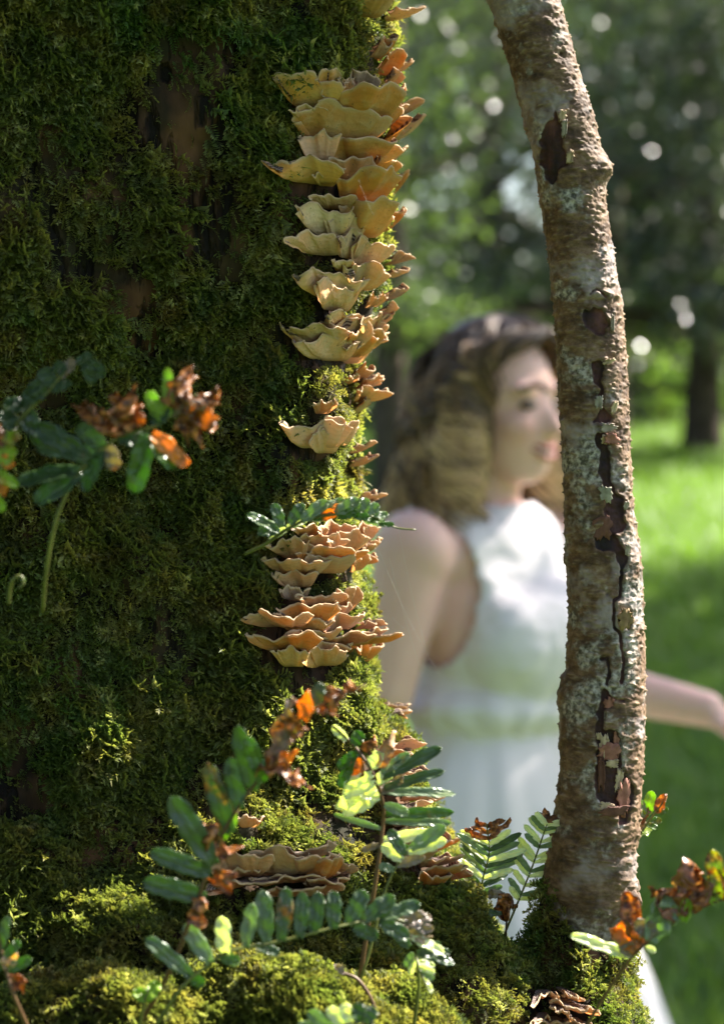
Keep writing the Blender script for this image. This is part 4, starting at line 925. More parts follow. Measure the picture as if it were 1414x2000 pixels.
frond('small tuft of rusty and lime fern leaflets poking out right of the slender tree',
  [(1225, 1660, 1.36), (1245, 1640, 1.36), (1262, 1610, 1.36), (1285, 1580, 1.355), (1298, 1560, 1.355)],
  [(1262, 1595, 1272, 1544, 24, 0, YG, .05), (1280, 1585, 1302, 1556, 20, 0, OR, .9, .2, .6), (1285, 1590, 1304, 1578, 12, 0, GRB, .3), (1270, 1600, 1292, 1604, 14, 0, GRB, .3), (1262, 1610, 1285, 1618, 14, 0, GRB, .3), (1252, 1620, 1268, 1632, 14, 0, YG, .5), (1250, 1610, 1262, 1570, 18, 0, OR, .8, .2, .7), (1258, 1598, 1252, 1562, 14, 0, GRP, .1), (1248, 1625, 1250, 1600, 20, 0, PU, .4, .2, .6), (1240, 1630, 1275, 1612, 18, 0, WH, 0), (1246, 1600, 1250, 1575, 12, 0, WH, .1), (1262, 1590, 1285, 1572, 14, 0, PU, .5, .2, .7)])
frond('fern frond with pale leaflet and orange stalk in the lower left corner',
  [(56, 2010, 1.07), (30, 1950, 1.06), (14, 1900, 1.06), (2, 1850, 1.06), (-14, 1780, 1.06)],
  [(4, 1855, 14, 1790, 26, 0, BLU, .1), (8, 1870, 40, 1838, 22, 0, GRB, .1), (14, 1892, 24, 1856, 30, 0, PIN, .3, .2, .4), (14, 1895, 62, 1872, 24, 0, GRB, .1), (18, 1905, 46, 1930, 26, 0, BR, .9, .3, .8), (10, 1890, -20, 1880, 26, 0, GRB, .1), (2, 1860, -30, 1840, 26, 0, GR, .1)], .0013, .0008, M_STEMB)
frond('pale fern leaflet tips just showing at the bottom edge', [(640, 2080, 1.08), (650, 2030, 1.07), (670, 2005, 1.06), (700, 1995, 1.06)],
  [(660, 2015, 600, 1975, 30, 0, GRP, .1), (675, 2005, 640, 1968, 30, 0, WH, .15), (690, 2000, 668, 1962, 30, 0, WH, .2), (700, 1998, 700, 1958, 30, 0, GR, .1), (715, 1998, 730, 1966, 30, 0, BLU, .1), (660, 2015, 580, 1998, 24, 0, GRP, .1)])
frond('single lime leaf curling in the sunlit moss near the bottom left', [(270, 2020, 1.09), (282, 1960, 1.08), (290, 1935, 1.08)], [(284, 1955, 310, 1915, 30, 0, YG, .05, .4), (284, 1955, 264, 1930, 26, 0, YG, .1, .3)])
frond('bent brown dead fern stalk crossing the green stems on the mound', [(735, 2010, 1.14), (728, 1960, 1.14), (700, 1915, 1.14), (668, 1900, 1.14)], [(672, 1902, 655, 1880, 14, 0, PU, .6, .2, .5)], .0014, .0010, M_STEMB)

# spider threads
web = thing('spider_web', 'fine silk threads stretched from the brackets in front of the woman', 'spider web', P(800, 1250, 1.28))
for a in [((760, 1090, 1.28), (850, 1390, 1.30)), ((740, 1075, 1.28), (860, 1320, 1.33)), ((775, 1020, 1.28), (830, 1260, 1.3)), ((850, 1405, 1.3), (885, 1432, 1.3)), ((700, 350, 1.2), (730, 420, 1.22)), ((765, 1205, 1.27), (790, 1228, 1.27)), ((760, 60, 1.3), (775, 82, 1.3)), ((735, 565, 1.25), (742, 620, 1.25))]:
    p0, p1 = np.array(P(*a[0])), np.array(P(*a[1])); L = np.linalg.norm(p1 - p0)
    path = np.array([p0 + (p1 - p0) * t + np.array([0, 0, -1]) * L * 0.05 * math.sin(math.pi * t) for t in np.linspace(0, 1, 12)])
    V_, F_ = tube(path, 0.00003, 4); mk('thread', V_, F_, M_WEB, web)

# ------------------------------------------------------------------ the woman
WD = 2.96; ws = WD / FPX
def W(u, v, y=0.0):
    q = P(u, v, WD); return np.array([q.x, q.y + y, q.z])
Fh = np.array([0.775, -0.632, 0.0]); Fh /= np.linalg.norm(Fh); Rh = np.array([Fh[1], -Fh[0], 0.0]); Uh = np.array([0, 0, 1.0])
Hc = W(972, 790)
def H(f, r, u): return Hc + Fh * f + Rh * r + Uh * u
body = []
body.append(ellip(H(-.012, 0, .022), (Fh * .094, Rh * .076, Uh * .095)))
body.append(ellip(H(.028, 0, -.035), (Fh * .064, Rh * .062, Uh * .082)))
body.append(ellip(H(.050, 0, -.085), (Fh * .034, Rh * .034, Uh * .030)))
for s in (-1, 1):
    body.append(ellip(H(.058, s * .036, -.032), (Fh * .026, Rh * .026, Uh * .026)))
    body.append(capsule(H(-.01, s * .054, -.05), H(.05, s * .02, -.094), .020, .018))
    body.append(ellip(H(-.012, s * .078, -.012), (Fh * .018, Rh * .008, Uh * .030)))
    body.append(ellip(H(.070, s * .034, .020), (Fh * .014, Rh * .022, Uh * .010)))
body.append(capsule(H(.078, 0, .004), H(.100, 0, -.034), .010, .013))
for s in (-1, 1): body.append(ellip(H(.088, s * .011, -.036), (Fh * .012, Rh * .009, Uh * .008)))
body.append(capsule(W(962, 900, .01), W(930, 1030, .03), .050, .056))
SH = W(955, 1040, .03)
def B(f, r, v): q = W(955, v, .03); return q + Fh * f + Rh * r
Fb, Rb = Fh, Rh
body.append(ellip(B(.0, 0, 1085), (Fb * .085, Rb * .15, Uh * .085)))
body.append(ellip(B(.01, 0, 1210), (Fb * .095, Rb * .135, Uh * .17)))
body.append(ellip(B(.0, 0, 1420), (Fb * .088, Rb * .115, Uh * .16)))
body.append(ellip(B(-.01, 0, 1600), (Fb * .11, Rb * .16, Uh * .17)))
for s in (-1, 1):
    body.append(ellip(B(.085, s * .068, 1235), (Fb * .050, Rb * .055, Uh * .055)))
    body.append(capsule(B(-.005, s * .09, 1650), B(.0, s * .08, 2180), .078, .052))
    body.append(capsule(B(.0, s * .08, 2180), B(-.01, s * .08, 2690), .050, .034))
    body.append(capsule(B(-.02, s * .08, 2755), B(.13, s * .085, 2775), .034, .028))
rs = B(-.01, .165, 1070)
re = W(752, 1330, -.10); rw = W(690, 1560, -.02)
body.append(ellip(rs, (Fb * .062, Rb * .055, Uh * .062)))
body.append(capsule(rs, re, .056, .041)); body.append(capsule(re, rw, .040, .026))
ls = B(.0, -.165, 1070); le = W(1195, 1352, .05); lw_ = W(1375, 1382, -.02)
body.append(ellip(ls, (Fb * .058, Rb * .05, Uh * .058)))
body.append(capsule(ls, le, .050, .038)); body.append(capsule(le, lw_, .037, .027))
def hand(wr, d, palm_n, sgn):
    d = d / np.linalg.norm(d); palm_n = palm_n - d * (palm_n @ d); palm_n /= np.linalg.norm(palm_n); s_ = np.cross(d, palm_n) * sgn
    body.append(ellip(wr + d * .045, (d * .050, s_ * .038, palm_n * .016)))
    for k, (L, o_) in enumerate(((.068, .030), (.078, .010), (.072, -.010), (.056, -.029))):
        a = wr + d * .082 + s_ * o_; m = a + d * L * .5 - palm_n * .010 + s_ * o_ * .15; e = m + d * L * .42 - palm_n * .024
        body.append(capsule(a - d * .02, m, .0092, .0085)); body.append(capsule(m, e, .0085, .0072))
    a = wr + d * .025 + s_ * .030; m = a + d * .030 + s_ * .024 - palm_n * .01; e = m + d * .030 + s_ * .006 - palm_n * .008
    body.append(capsule(a, m, .012, .010)); body.append(capsule(m, e, .010, .008))
hand(lw_, np.array([.82, -.25, -.50]), np.array([.1, -.2, 1.0]), -1)
hand(rw, np.array([-.25, .05, -1.0]), np.array([-.6, -.8, 0]), 1)
WV, WN, WF = remesh(body, 0.0065, 5)
wom = thing('person', 'smiling woman with wavy brown blond hair in a sleeveless white dress', 'person', (W(955, 1000)[0], W(955, 1000, .03)[1], 0))
hf = (WV - Hc) @ Fh; hr = (WV - Hc) @ Rh; hu_ = (WV - Hc) @ Uh
bl = 0.75 * np.exp(-(((np.abs(hr) - .042) / .022) ** 2 + ((hu_ + .035) / .022) ** 2)) * (hf > .03) + 0.4 * np.exp(-((hr / .014) ** 2 + ((hu_ + .034) / .016) ** 2)) * (hf > .08)
mk('body', WV, WF, M_SKIN, wom, True, {'blush': bl})
for s in (-1, 1):
    V_, F_ = ellip(H(.0765, s * .033, .000), (Fh * .009, Rh * .017, Uh * .007)); mk('eye', V_, F_, M_EYE, wom)
    V_, F_ = tube(catmull([H(.092, s * .014, .020), H(.090, s * .032, .028), H(.074, s * .052, .021)], 10), .004, 8); mk('eyebrow', V_, F_, M_BROW, wom)
# smiling mouth
mth = catmull([H(.070, .034, -.054), H(.086, .018, -.064), H(.091, 0, -.067), H(.086, -.018, -.064), H(.070, -.034, -.054)], 20)
V_, F_ = tube(mth - Fh * .003, np.concatenate([np.linspace(.001, .0038, 10), np.linspace(.0038, .001, 10)]), 8); mk('teeth', V_, F_, M_TEETH, wom)
V_, F_ = join([tube(mth + Uh * .0055 + Fh * .001, np.concatenate([np.linspace(.002, .0040, 10), np.linspace(.0040, .002, 10)]), 8), tube(mth - Uh * .0085 * (1 - ((mth - H(0, 0, 0)) @ Rh / .034) ** 2)[:, None] + Fh * .001, np.concatenate([np.linspace(.002, .0042, 10), np.linspace(.0042, .002, 10)]), 8)])
mk('lips', V_, F_, M_LIP, wom)
# dress: bodice
dr = [ellip(B(.0, 0, 1080), (Fb * .094, Rb * .155, Uh * .080)), ellip(B(.01, 0, 1210), (Fb * .106, Rb * .145, Uh * .17)), ellip(B(.008, 0, 1372), (Fb * .126, Rb * .152, Uh * .052)), ellip(B(.0, 0, 1360), (Fb * .105, Rb * .135, Uh * .12)),
      capsule(W(952, 985, .02), W(936, 1050, .03), .058, .075)]
for s in (-1, 1):
    dr.append(ellip(B(.080, s * .055, 1245), (Fb * .070, Rb * .078, Uh * .080)))
    dr.append(capsule(B(-.005, s * .02, 1015), B(-.012, s * .112, 1022), .055, .046))
dr.append(ellip(B(.085, 0, 1250), (Fb * .075, Rb * .12, Uh * .10)))
DV, DN, DF = remesh(dr, 0.006, 5)
dg_ = (DV - B(0, 0, 1250)) @ Fb + 1.1 * (DV[:, 2] - B(0, 0, 1250)[2])
wr_ = fbm(DV * np.array([14, 14, 26.0]), 3, 12) * .007 + np.sin(dg_ * 75 + fbm(DV * 9, 2, 33) * 4) * .0032 * np.clip(.5 + 1.4 * fbm(DV * 7, 2, 8), 0, 1) + fbm(DV * 45, 2, 15) * .0015
lowb = np.clip((DV[:, 2] - W(0, 1300)[2]) / -.06, 0, 1)
wr_ += lowb * np.sin(np.arctan2((DV - B(0, 0, 1300)) @ Rb, (DV - B(0, 0, 1300)) @ Fb) * 17 + fbm(DV * 12, 2, 3) * 3) * .0022
DV = DV + DN * wr_[:, None]
def armhole(c):
    q = c - B(-.005, 0, 1100); r = q @ Rb; f = q @ Fb; u = q[:, 2]
    k = ((np.abs(r) - .180) / .094) ** 2 + ((f - .010) / .086) ** 2 + ((u + .030) / .125) ** 2
    return (k < 1)
fc = DV[DF].mean(1)
top_cut = (fc[:, 2] > W(0, 985)[2])
DF2 = DF[~(armhole(fc) | top_cut)]
mk('dress_bodice', DV, DF2, M_CLOTH, wom, True, solid=0.003)
# waistband and skirt
def ringloft(levels, folds, amp, n=160):
    V = []
    for (v, f0, a, b, k) in levels:
        th = np.linspace(0, 2 * math.pi, n, endpoint=False)
        fo = 1 + amp * k * (np.sin(folds * th + 1.3 * np.sin(2 * th)) + 0.5 * np.sin(folds * 1.7 * th + 2))
        V.append(B(f0, 0, v)[None] + Fb[None] * (a * np.cos(th) * fo)[:, None] + Rb[None] * (b * np.sin(th) * fo)[:, None])
    return np.concatenate(V), grid_faces(len(levels), n, True)
lv = [(v, f, a, b, k) for v, f, a, b, k in [(1395, 0, .094, .122, .1), (1425, 0, .096, .124, .1), (1445, 0, .102, .131, .3), (1480, 0, .115, .150, .6), (1560, 0, .135, .172, 1), (1650, 0, .150, .190, 1), (1750, .01, .165, .205, 1.2), (1850, .02, .185, .222, 1.4), (1950, .03, .205, .240, 1.6), (2100, .04, .235, .27, 1.9), (2300, .04, .265, .30, 2.2), (2500, .04, .29, .32, 2.4), (2650, .04, .31, .34, 2.6)]]
V_, F_ = ringloft(lv, 11, .020)
V_ = V_ + (fbm(V_ * np.array([18, 18, 4.0]), 2, 6) * .004)[:, None] * np.array([1, -1, 0])
mk('skirt', V_, F_, M_CLOTH, wom, True, solid=0.003)
V_, F_ = ringloft([(1408, 0, .094, .122, 0), (1410, 0, .098, .126, 0), (1432, 0, .099, .127, 0), (1434, 0, .097, .125, 0)], 1, 0)
mk('waistband', V_, F_, M_CLOTH, wom, True)
for s in (-1, 1):
    V_, F_ = join([ellip(B(.055, s * .083, 2788), (Fb * .125, Rb * .042, Uh * .020)), ellip(B(-.03, s * .08, 2765), (Fb * .045, Rb * .038, Uh * .035))]); mk('shoe', V_, F_, M_SHOE, wom)
# hair
rr = np.random.default_rng(3)
HV, HFc, HRn = [], [], []; nvt = 0
def add_strand(phi0, el0, length, lock, rndv, rad_=.0027, nseg=26, flare=1.0):
    global nvt
    pts_ = []; el = el0; phi = phi0; drop = 0.0
    step = length / nseg
    ox, oy = lock
    for k in range(nseg + 1):
        t = k / nseg
        av = abs(phi) ; lim = math.radians(84)
        if el < math.radians(46) and av < lim: phi = math.copysign(av + (lim - av) * .28, phi)
        grow = 1.06 + 0.07 * min(1, t * 3)
        if el > 0:
            p = np.array([math.cos(phi) * math.cos(el) * .104, math.sin(phi) * math.cos(el) * .086, .022 + math.sin(el) * .106]) * np.array([grow, grow, 1.0])
            if k > 0: el -= step / .10
        else:
            drop += step
            fl = (1.08 + flare * .30 * min(drop / .17, 1) ** 0.8)
            if drop > .16: fl -= (drop - .16) * .8
            p = np.array([math.cos(phi) * .104 * fl, math.sin(phi) * .086 * fl, .022 - drop])
        amp = .031 * min(1, t * 1.8) * (0.6 + .5 * math.sin(ox) ** 2)
        p = p + np.array([math.sin(t * (11 + oy) + ox) * amp * .8, math.cos(t * (11 + oy) + ox + .8) * amp, math.sin(t * 19 + oy) * amp * .45])
        pts_.append(H(p[0], p[1], p[2]))
    V, F = tube(np.array(pts_), rad_ * np.linspace(1, .45, nseg + 1), 4, False)
    HV.append(V); HFc.append(np.array(F) + nvt); nvt += len(V); HRn.append(np.clip(np.repeat(rndv * np.interp(np.linspace(0, 1, nseg + 1), [0, .35, .8, 1], [.26, .62, 1.2, 1.35]), 4), 0, 1))
for L_ in range(150):
    phi = rr.uniform(-math.pi, math.pi); el = math.asin(rr.uniform(0.0, 1.0))
    if abs(phi) < math.radians(60): el = rr.uniform(math.radians(48), math.radians(88))
    if abs(phi) >= math.radians(60) and abs(phi) < math.radians(80): el = max(el, math.radians(25))
    lock = rr.uniform(0, 6.28, 2); ln = rr.uniform(.11, .19) + (.035 if abs(phi) > 1.9 else 0) + max(0, el) * .10; tone = rr.beta(1.6, 1.1); flr = rr.uniform(.5, 1.2)
    for s in range(11):
        add_strand(phi + rr.normal() * .085, min(math.radians(89), max(0.01, el + rr.normal() * .06)), ln * rr.uniform(.9, 1.05), lock + rr.normal(size=2) * .22, float(np.clip(tone + rr.normal() * .24, 0, 1)), flare=flr + rr.normal() * .08)
mk('hair', np.concatenate(HV), np.concatenate(HFc), M_HAIR, wom, True, {'rnd': np.concatenate(HRn)})
V_, F_ = ellip(H(-.014, 0, .030), (Fh * .099, Rh * .081, Uh * .100), 48)
F_ = np.array(F_); fc = np.array(V_)[F_].mean(1); q = fc - Hc
keep = ((q @ Fh) < -.005 + .9 * np.clip(q[:, 2] - .045, 0, 1)) & (q[:, 2] > -.05)
mk('hair_underlayer', V_, F_[keep], M_HAIR, wom, True, {'rnd': np.full(len(V_), .12)})

# ------------------------------------------------------------------ ground and grass
gx = np.concatenate([np.linspace(-400, -30, 12), np.linspace(-28, 28, 90), np.linspace(30, 400, 12)])
gy = np.concatenate([np.linspace(-400, -12, 12), np.linspace(-10, 46, 130), np.linspace(50, 400, 12)])
X, Y = np.meshgrid(gx, gy)
def gz(x, y):
    p = np.stack([x * .18, y * .18, 0 * x], 1)
    t = np.clip((y - 4.4) / 11, 0, 1); t = t * t * (3 - 2 * t) * .35 + t * .65
    return fbm(p, 3, 4) * .12 * np.clip((np.hypot(x, y - 1.3) - 3.2) / 4, 0, 1) + t * 1.05
def gh(x, y): return float(gz(np.array([x]), np.array([y]))[0])
Z = gz(X.ravel(), Y.ravel())
grd = mk('ground', np.stack([X.ravel(), Y.ravel(), Z], 1), grid_faces(len(gy), len(gx)), M_GROUND, None, True, loc=(0, 0, 0)); tag(grd, kind='structure')
grassC = bpy.data.collections.new('grass_tufts')
for k in range(4):
    r = random.Random(40 + k); V_ = []; F_ = []; A_ = []
    for b in range(22):
        x, y = r.gauss(0, .045), r.gauss(0, .045); az = r.uniform(0, 6.28); ln = r.uniform(.05, .13); bend = r.uniform(.2, .9) * ln; wv = r.uniform(.003, .0055)
        c, s = math.cos(az), math.sin(az); n = len(V_)
        for t, ww in ((0, 1), (.5, .8)):
            cx_, cy_ = x + c * bend * t * t, y + s * bend * t * t
            V_ += [(cx_ - s * wv * ww, cy_ + c * wv * ww, ln * t), (cx_ + s * wv * ww, cy_ - c * wv * ww, ln * t)]
        V_.append((x + c * bend, y + s * bend, ln * .9)); F_ += [(n, n + 1, n + 3), (n, n + 3, n + 2), (n + 2, n + 3, n + 4)]; A_ += [r.random()] * 5
    me = bpy.data.meshes.new('tuft'); me.from_pydata(V_, [], F_); me.attributes.new('rnd', 'FLOAT', 'POINT').data.foreach_set('value', np.array(A_, np.float32)); me.materials.append(M_GRASS)
    grassC.objects.link(bpy.data.objects.new('tuft_%d' % k, me))
NG = 42000
d = 3.0 + 24 * RNG.random(NG) ** 1.35; a = RNG.uniform(-.36, .36, NG)
gxp, gyp = d * np.tan(a), d
n2 = 9000; gxp = np.concatenate([gxp, RNG.uniform(-9, 9, n2)]); gyp = np.concatenate([gyp, RNG.uniform(-4, 14, n2)])
gp = np.stack([gxp, gyp, gz(gxp, gyp)], 1); NGt = len(gp)
zd = np.stack([RNG.normal(size=NGt) * .15, RNG.normal(size=NGt) * .15, np.ones(NGt)], 1); yd = np.stack([RNG.normal(size=NGt), RNG.normal(size=NGt), np.zeros(NGt)], 1)
gs = RNG.uniform(.7, 1.3, NGt)
gr_ = scatter('grass', gp, zd, yd, np.repeat(gs[:, None], 3, 1), (RNG.random(NGt) * 4).astype(int), grassC, None, (0, 0, 0))
tag(gr_, kind='stuff')

# ------------------------------------------------------------------ trees behind and around
C_DARK = m_canopy('dark_leaves', (0.018, 0.026, 0.016), (0.13, 0.14, 0.12), (0.14, 0.22, 0.05), .20, .16)  # grey second tone paints gloss reflections into the leaf colour
C_MID = m_canopy('mid_leaves', (0.035, 0.065, 0.022), (0.13, 0.17, 0.09), (0.26, 0.42, 0.06), .24, .32)
C_FAR = m_canopy('far_leaves', (0.014, 0.022, 0.012), (0.12, 0.135, 0.10), (0.20, 0.32, 0.05), .24, .18)
C_LIME = m_canopy('lime_leaves', (0.08, 0.16, 0.02), (0.14, 0.22, 0.04), (0.35, 0.60, 0.06), .35, .5)
def leaves(blobs, n, size, rng):
    """leaf faces spread through clumps; blobs = (centre, radii)"""
    wt = np.array([b[1][0] * b[1][1] * b[1][2] for b in blobs]) ** .6; wt /= wt.sum()
    k = rng.choice(len(blobs), n, p=wt)
    c = np.array([b[0] for b in blobs])[k]; r = np.array([b[1] for b in blobs])[k]
    dv = rng.normal(size=(n, 3)); dv /= np.linalg.norm(dv, axis=1)[:, None]
    p = c + dv * r * (rng.random(n) ** .45)[:, None] * (0.85 + .3 * rng.random(n))[:, None]
    keep = fbm(p * 2.6, 2, 9) > -.22
    p = p[keep]; n = len(p)
    a = rng.normal(size=(n, 3)); a[:, 2] *= .6; a /= np.linalg.norm(a, axis=1)[:, None]
    b_ = np.cross(a, rng.normal(size=(n, 3)) + np.array([0, 0, 1.2])); b_ /= np.linalg.norm(b_, axis=1)[:, None]
    s = size * rng.uniform(.6, 1.3, n)[:, None]; nn = np.cross(a, b_)
    V = np.stack([p - a * s * .5, p + b_ * s * .27 + nn * s * .05, p + a * s * .5, p - b_ * s * .27 + nn * s * .05], 1).reshape(-1, 3)
    F = np.arange(4 * n).reshape(-1, 4)
    return V, F, np.repeat(rng.random(n), 4)
def tree(label, x, y, h, tr, blobs, nleaf, size, mat, limbs, seed, name='broadleaf_tree', group='trees standing behind the woman', lean=(0, 0), cat='tree'):
    rng = np.random.default_rng(seed)
    g0 = gh(x, y); root = thing(name, label, cat, (x, y, g0), group)
    path = catmull([(x, y, g0 - .1), (x + lean[0] * .3, y + lean[1] * .3, h * .35), (x + lean[0] * .7, y + lean[1] * .7, h * .7), (x + lean[0], y + lean[1], h)], 24)
    V, F = tube(path, np.linspace(tr * 1.35, tr * .3, 24) * np.concatenate([[1.3, 1.1], np.ones(22)]), 16)
    V = V + (fbm(V * 3, 3, seed) * tr * .18)[:, None] * np.array([1, 1, .3])
    mk('trunk', V, F, M_WOODBG, root)
    for (z0, dx, dy, dz, r0) in limbs:
        i = int(np.argmin(np.abs(path[:, 2] - z0))); b = path[i]
        e = b + np.array([dx, dy, dz]); m = b + np.array([dx * .5, dy * .5, dz * .35]) + rng.normal(size=3) * .10 * math.hypot(dx, dy) * .5
        V, F = tube(catmull([b, m, e], 14), np.linspace(r0, r0 * .25, 14), 8); mk('branch', V, F, M_WOODBG, root)
        for q in range(3):
            t0 = b + (e - b) * rng.uniform(.4, .95); t1 = t0 + rng.normal(size=3) * np.array([.5, .5, .35]) * max(.5, math.hypot(dx, dy) * .4)
            V, F = tube(catmull([t0, (t0 + t1) / 2 + rng.normal(size=3) * .06, t1], 6), np.linspace(r0 * .35, r0 * .08, 6), 5); mk('twig', V, F, M_WOODBG, root)
    V, F, A = leaves(blobs, nleaf, size, rng)
    mk('crown', V, F, mat, root, False, {'rnd': A})
    return root
def ray_at(u, v, d): q = P(u, v, d); return q.x, q.y, q.z
def blobs_at(lst):
    return [((q := P(u, v, d)), (rx, ry, rz))[0:2] if False else (tuple(P(u, v, d)), (rx, ry, rz)) for (u, v, d, rx, ry, rz) in lst]
x, y, _ = ray_at(1372, 800, 15.0)
tree('dark low branched tree at the right edge beyond the sunny grass', x, y, 5.5, .12, blobs_at([(1385, 330, 13.6, .45, .3, 1.), (1385, 60, 13.6, .45, .3, .6), (1385, 590, 13.7, .45, .3, .35), (1380, 420, 14.2, .7, .5, .6), (1360, 120, 14.2, .7, .5, .6), (1300, 560, 14.5, .9, 1., .4), (1430, 480, 14.6, 1., 1., .6), (1280, 330, 15.5, 1., 1., .6), (1400, 180, 15, 1.1, 1.1, .6), (1500, 640, 15, 1., 1., .4), (1350, 20, 15.5, 1.5, 1.5, .8), (1500, -300, 15.5, 2, 2, 1)]), 24000, .085, C_DARK,
     [(1.92, -2.6, -1.6, .10, .10), (1.45, -2.2, -1.0, .02, .035), (2.35, -2.4, -1.5, .05, .08), (2.5, 1.9, .3, .5, .06), (3.0, -1.5, .6, .9, .06), (3.5, 1.5, -.6, 1., .06), (2.0, 1.7, -.2, .1, .05)], 1)
x, y, _ = ray_at(950, 800, 14.5)
tree('grey green tree whose boughs hang behind the head of the woman', x, y, 6.5, .14, blobs_at([(860, 330, 13, .8, .9, .5), (1000, 520, 13.5, .8, .8, .35), (820, 560, 13, .6, .6, .3), (930, 120, 13, 1., 1., .6), (800, 60, 13.5, .9, .9, .5), (1100, 300, 14, .9, .9, .6), (960, 650, 14, .8, .7, .15), (900, -300, 14, 1.8, 1.8, .9)]), 12000, .07, C_DARK,
     [(1.95, -1.2, -.8, .3, .05), (1.8, 1.3, -.5, .15, .045), (2.3, 1.4, -.3, .6, .05), (2.5, -1.5, -.3, .7, .05), (3.0, .6, -.8, .8, .05)], 2)
x, y, _ = ray_at(1180, 800, 17)
tree('sunlit green tree between the slender stem and the right edge', x, y, 7, .15, blobs_at([(1250, 420, 16, .9, .9, .6), (1330, 620, 16, .9, .9, .3), (1200, 640, 16, .8, .8, .3), (1290, 200, 16, 1., 1., .7), (1150, 100, 16.5, 1.2, 1., .7), (1400, 360, 16, .9, .9, .6), (1220, -300, 17, 2, 2, 1.)]), 14000, .08, C_MID,
     [(2.0, 1.5, -.6, .2, .05), (2.6, -1.4, -.5, .5, .05), (3.2, 1.3, .4, .8, .05)], 3)
x, y, _ = ray_at(760, 800, 12)
tree('bright green leafed tree just right of the mossy trunk in the distance', x, y, 6, .09, blobs_at([(790, 620, 12, .5, .5, .25), (840, 690, 12.5, .5, .5, .18), (760, 420, 12, .6, .6, .5), (880, 600, 13, .6, .5, .25), (740, 200, 12, .7, .7, .5), (700, -200, 12, 1.4, 1.4, .8)]), 9000, .065, C_MID,
     [(1.75, .9, -.3, .2, .03), (2.1, -.9, -.3, .4, .03), (2.6, .8, .2, .6, .03)], 4)
# lime bushes behind at the edge of the clearing
for i, (u, v, d, s, lab) in enumerate([(840, 790, 19, .8, 'lime green bush glowing in the sun left of the head of the woman'), (1290, 800, 20, .8, 'lime green bush behind the right dark tree trunk'), (1010, 780, 21, 1.0, 'lime bush hidden mostly behind the face of the woman'), (1440, 790, 18, .7, 'lime bush at the far right beyond the frame edge'), (700, 780, 20, .9, 'lime bush mostly hidden by the mossy trunk')]):
    x, y, z = ray_at(u, v, d); rng = np.random.default_rng(60 + i)
    g0 = gh(x, y); root = thing('bush', lab, 'bush', (x, y, g0), 'bushes at the edge of the clearing')
    for k in range(4):
        e = np.array([x + rng.uniform(-.5, .5), y + rng.uniform(-.4, .4), g0 + rng.uniform(.7, 1.2)])
        V, F = tube(catmull([(x, y, g0), (np.array([x, y, g0 + .3]) + e) / 2, e], 8), np.linspace(.03, .01, 8), 6); mk('stem', V, F, M_WOODBG, root)
    V, F, A = leaves([((x + rng.uniform(-.6, .6), y + rng.uniform(-.4, .4), g0 + rng.uniform(.3, 1.3)), (s * .6, s * .6, s * .45)) for _ in range(7)], 2600, .075, rng)
    mk('foliage', V, F, C_LIME, root, False, {'rnd': A})
# distant wood closing the view all round
rng = np.random.default_rng(77); bl_ = []
for k in range(150):
    a = rng.uniform(-math.pi, math.pi); R_ = rng.uniform(24, 36)
    bl_.append(((R_ * math.sin(a), R_ * math.cos(a), rng.uniform(1.0, 11)), (rng.uniform(2, 3.4), rng.uniform(2, 3.4), rng.uniform(1.4, 2.6))))
for k in range(40):
    a = rng.uniform(-.3, .4); R_ = rng.uniform(24, 32)
    bl_.append(((R_ * math.sin(a), R_ * math.cos(a), rng.uniform(.6, 8)), (2.0, 2.0, 1.3)))
V, F, A = leaves(bl_, 45000, .36, rng)
bl2 = []
for k in range(150):
    a = rng.uniform(-.12, .26) if k < 75 else rng.uniform(-.7, .8); R_ = rng.uniform(21, 27)
    bl2.append(((R_ * math.sin(a), R_ * math.cos(a), rng.uniform(.8, 7.5)), (1.5, 1.5, 1.0)))
V3, F3, A3 = leaves(bl2, 88000, .17, rng)
F = np.concatenate([F, F3 + len(V)]); V = np.concatenate([V, V3]); A = np.concatenate([A, A3])
fw = mk('distant_wood', V, F, C_FAR, None, False, {'rnd': A}, loc=(0, 0, 0)); tag(fw, kind='stuff')
# trees outside the frame whose crowns shade the near scene
def shade_tree(label, x, y, h, tr, cz, cr, n, seed, size=.11, mat=None):
    rng = np.random.default_rng(seed); bl = []
    for k in range(26):
        a = rng.uniform(0, 6.28); r = cr * math.sqrt(rng.random()); 
        bl.append(((x + r * math.cos(a), y + r * math.sin(a), cz + rng.uniform(-.35, .5) * cr), (cr * .3, cr * .3, cr * .2)))
    tree(label, x, y, h, tr, bl, n, size, mat or C_MID, [(h * .55, cr * .6 * math.cos(q), cr * .6 * math.sin(q), 1.2, tr * .35) for q in (0.3, 1.6, 2.9, 4.3, 5.4)], seed, group='trees outside the photo around the clearing')
tree('unseen tall tree added to shade the woman, right of the clearing', 4.9, 6.6, 6.5, .16,
     [((3.5, 4.9, 5.0), (.8, .6, .4)), ((3.1, 5.2, 5.1), (.7, .6, .4)), ((3.9, 5.3, 5.2), (.8, .8, .5)), ((3.8, 4.7, 5.4), (.5, .45, .3)), ((4.0, 6.4, 5.4), (.9, .9, .5)), ((5.0, 6.4, 6.0), (1.2, 1.2, .6))], 6500, .11, C_MID,
     [(3.9, -1.8, -1.7, 1.0, .06), (4.2, -.3, .8, .8, .06), (4.6, .6, .9, .7, .05)], 201, group='trees outside the photo around the clearing')  # unseen tree added, its crown shaped to shade the woman
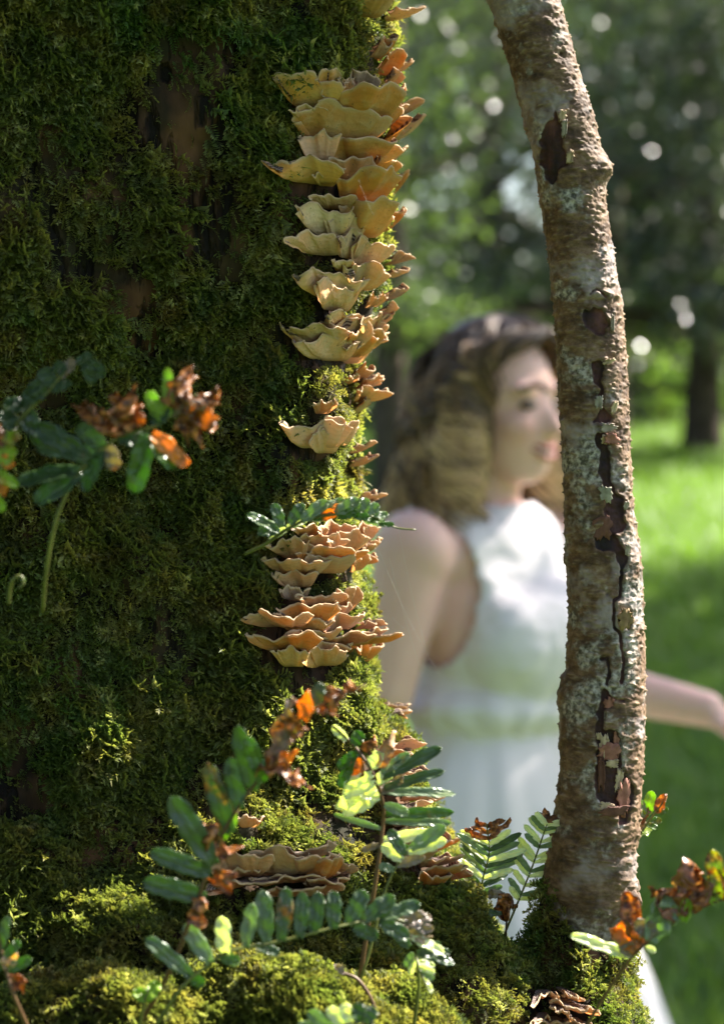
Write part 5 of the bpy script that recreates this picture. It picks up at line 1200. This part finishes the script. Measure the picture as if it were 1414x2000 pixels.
tree('unseen broad tree added to shade the near grass, beyond the tall one', 6.9, 9.6, 6.5, .2,
     [((5.0, 7.9, 5.0), (.9, .9, .45)), ((5.3, 8.8, 5.1), (.9, .9, .5)), ((5.5, 9.9, 5.2), (1., 1., .5)), ((5.8, 11.0, 5.3), (1., 1., .5)), ((6.0, 12.1, 5.4), (1., 1., .5)), ((5.2, 7.3, 5.2), (.8, .6, .4)), ((6.6, 9.4, 5.8), (1.3, 1.3, .7)), ((7.4, 10.4, 5.4), (1.2, 1.2, .6))], 20000, .12, C_MID,
     [(3.9, -1.6, -.8, 1.1, .06), (4.2, -1.0, 1.2, .9, .06), (4.6, .6, .9, .7, .05)], 205, group='trees outside the photo around the clearing')  # unseen tree added, crown clumps laid out to darken the near grass
shade_tree('shade tree standing behind the camera', -1.5, -4.0, 9, .25, 5.0, 3.6, 15000, 202, .16, C_DARK)
shade_tree('shade tree standing out of frame to the left of the mossy trunk', -4.3, 0.6, 9, .25, 3.9, 3.0, 24000, 203, .16, C_DARK)
# crown of the mossy tree itself, high above the frame
rng = np.random.default_rng(300)
top = np.array([TCX, TCY, 2.85])
for k in range(7):
    a = k / 7 * 6.28 + .4; e = top + np.array([-.8 + 1.3 * math.cos(a), -.6 + 1.3 * math.sin(a), rng.uniform(2, 3.2)])
    V, F = tube(catmull([top - np.array([0, 0, .15]), (top + e) / 2 + np.array([0, 0, .4]), e], 14), np.linspace(.13, .03, 14), 10); mk('branch', V, F, M_WOODBG, big)
V, F, A = leaves([((TCX - .9 + 1.7 * math.sqrt(rng.random()) * math.cos(a), TCY - .7 + 1.7 * math.sqrt(rng.random()) * math.sin(a), rng.uniform(4.2, 6.4)), (.8, .8, .5)) for a in rng.uniform(0, 6.28, 34)], 16000, .10, rng)
mk('crown', V, F, C_MID, big, False, {'rnd': A})
V, F, A = leaves([((P(560, -1400, SLD).x + rng.uniform(-.5, .5), SLD + rng.uniform(-.5, .5), rng.uniform(2.25, 3.0)), (.3, .3, .2)) for _ in range(8)], 1500, .07, rng)
mk('crown', V, F, C_MID, slen, False, {'rnd': A})
V_, F_ = tube(catmull([P(700, -800, SLD), (.3, 1.5, 2.3), (.62, 1.72, 2.66)], 12), np.linspace(.012, .004, 12), 8); mk('branch', V_, F_, M_WOODBG, slen)  # unseen branch and leaf clumps added to shade the upper trunk
V, F, A = leaves([((.60, 1.72, 2.66), (.26, .2, .13)), ((.45, 1.6, 2.55), (.12, .12, .10))], 520, .055, rng)
mk('crown', V, F, C_MID, slen, False, {'rnd': A})
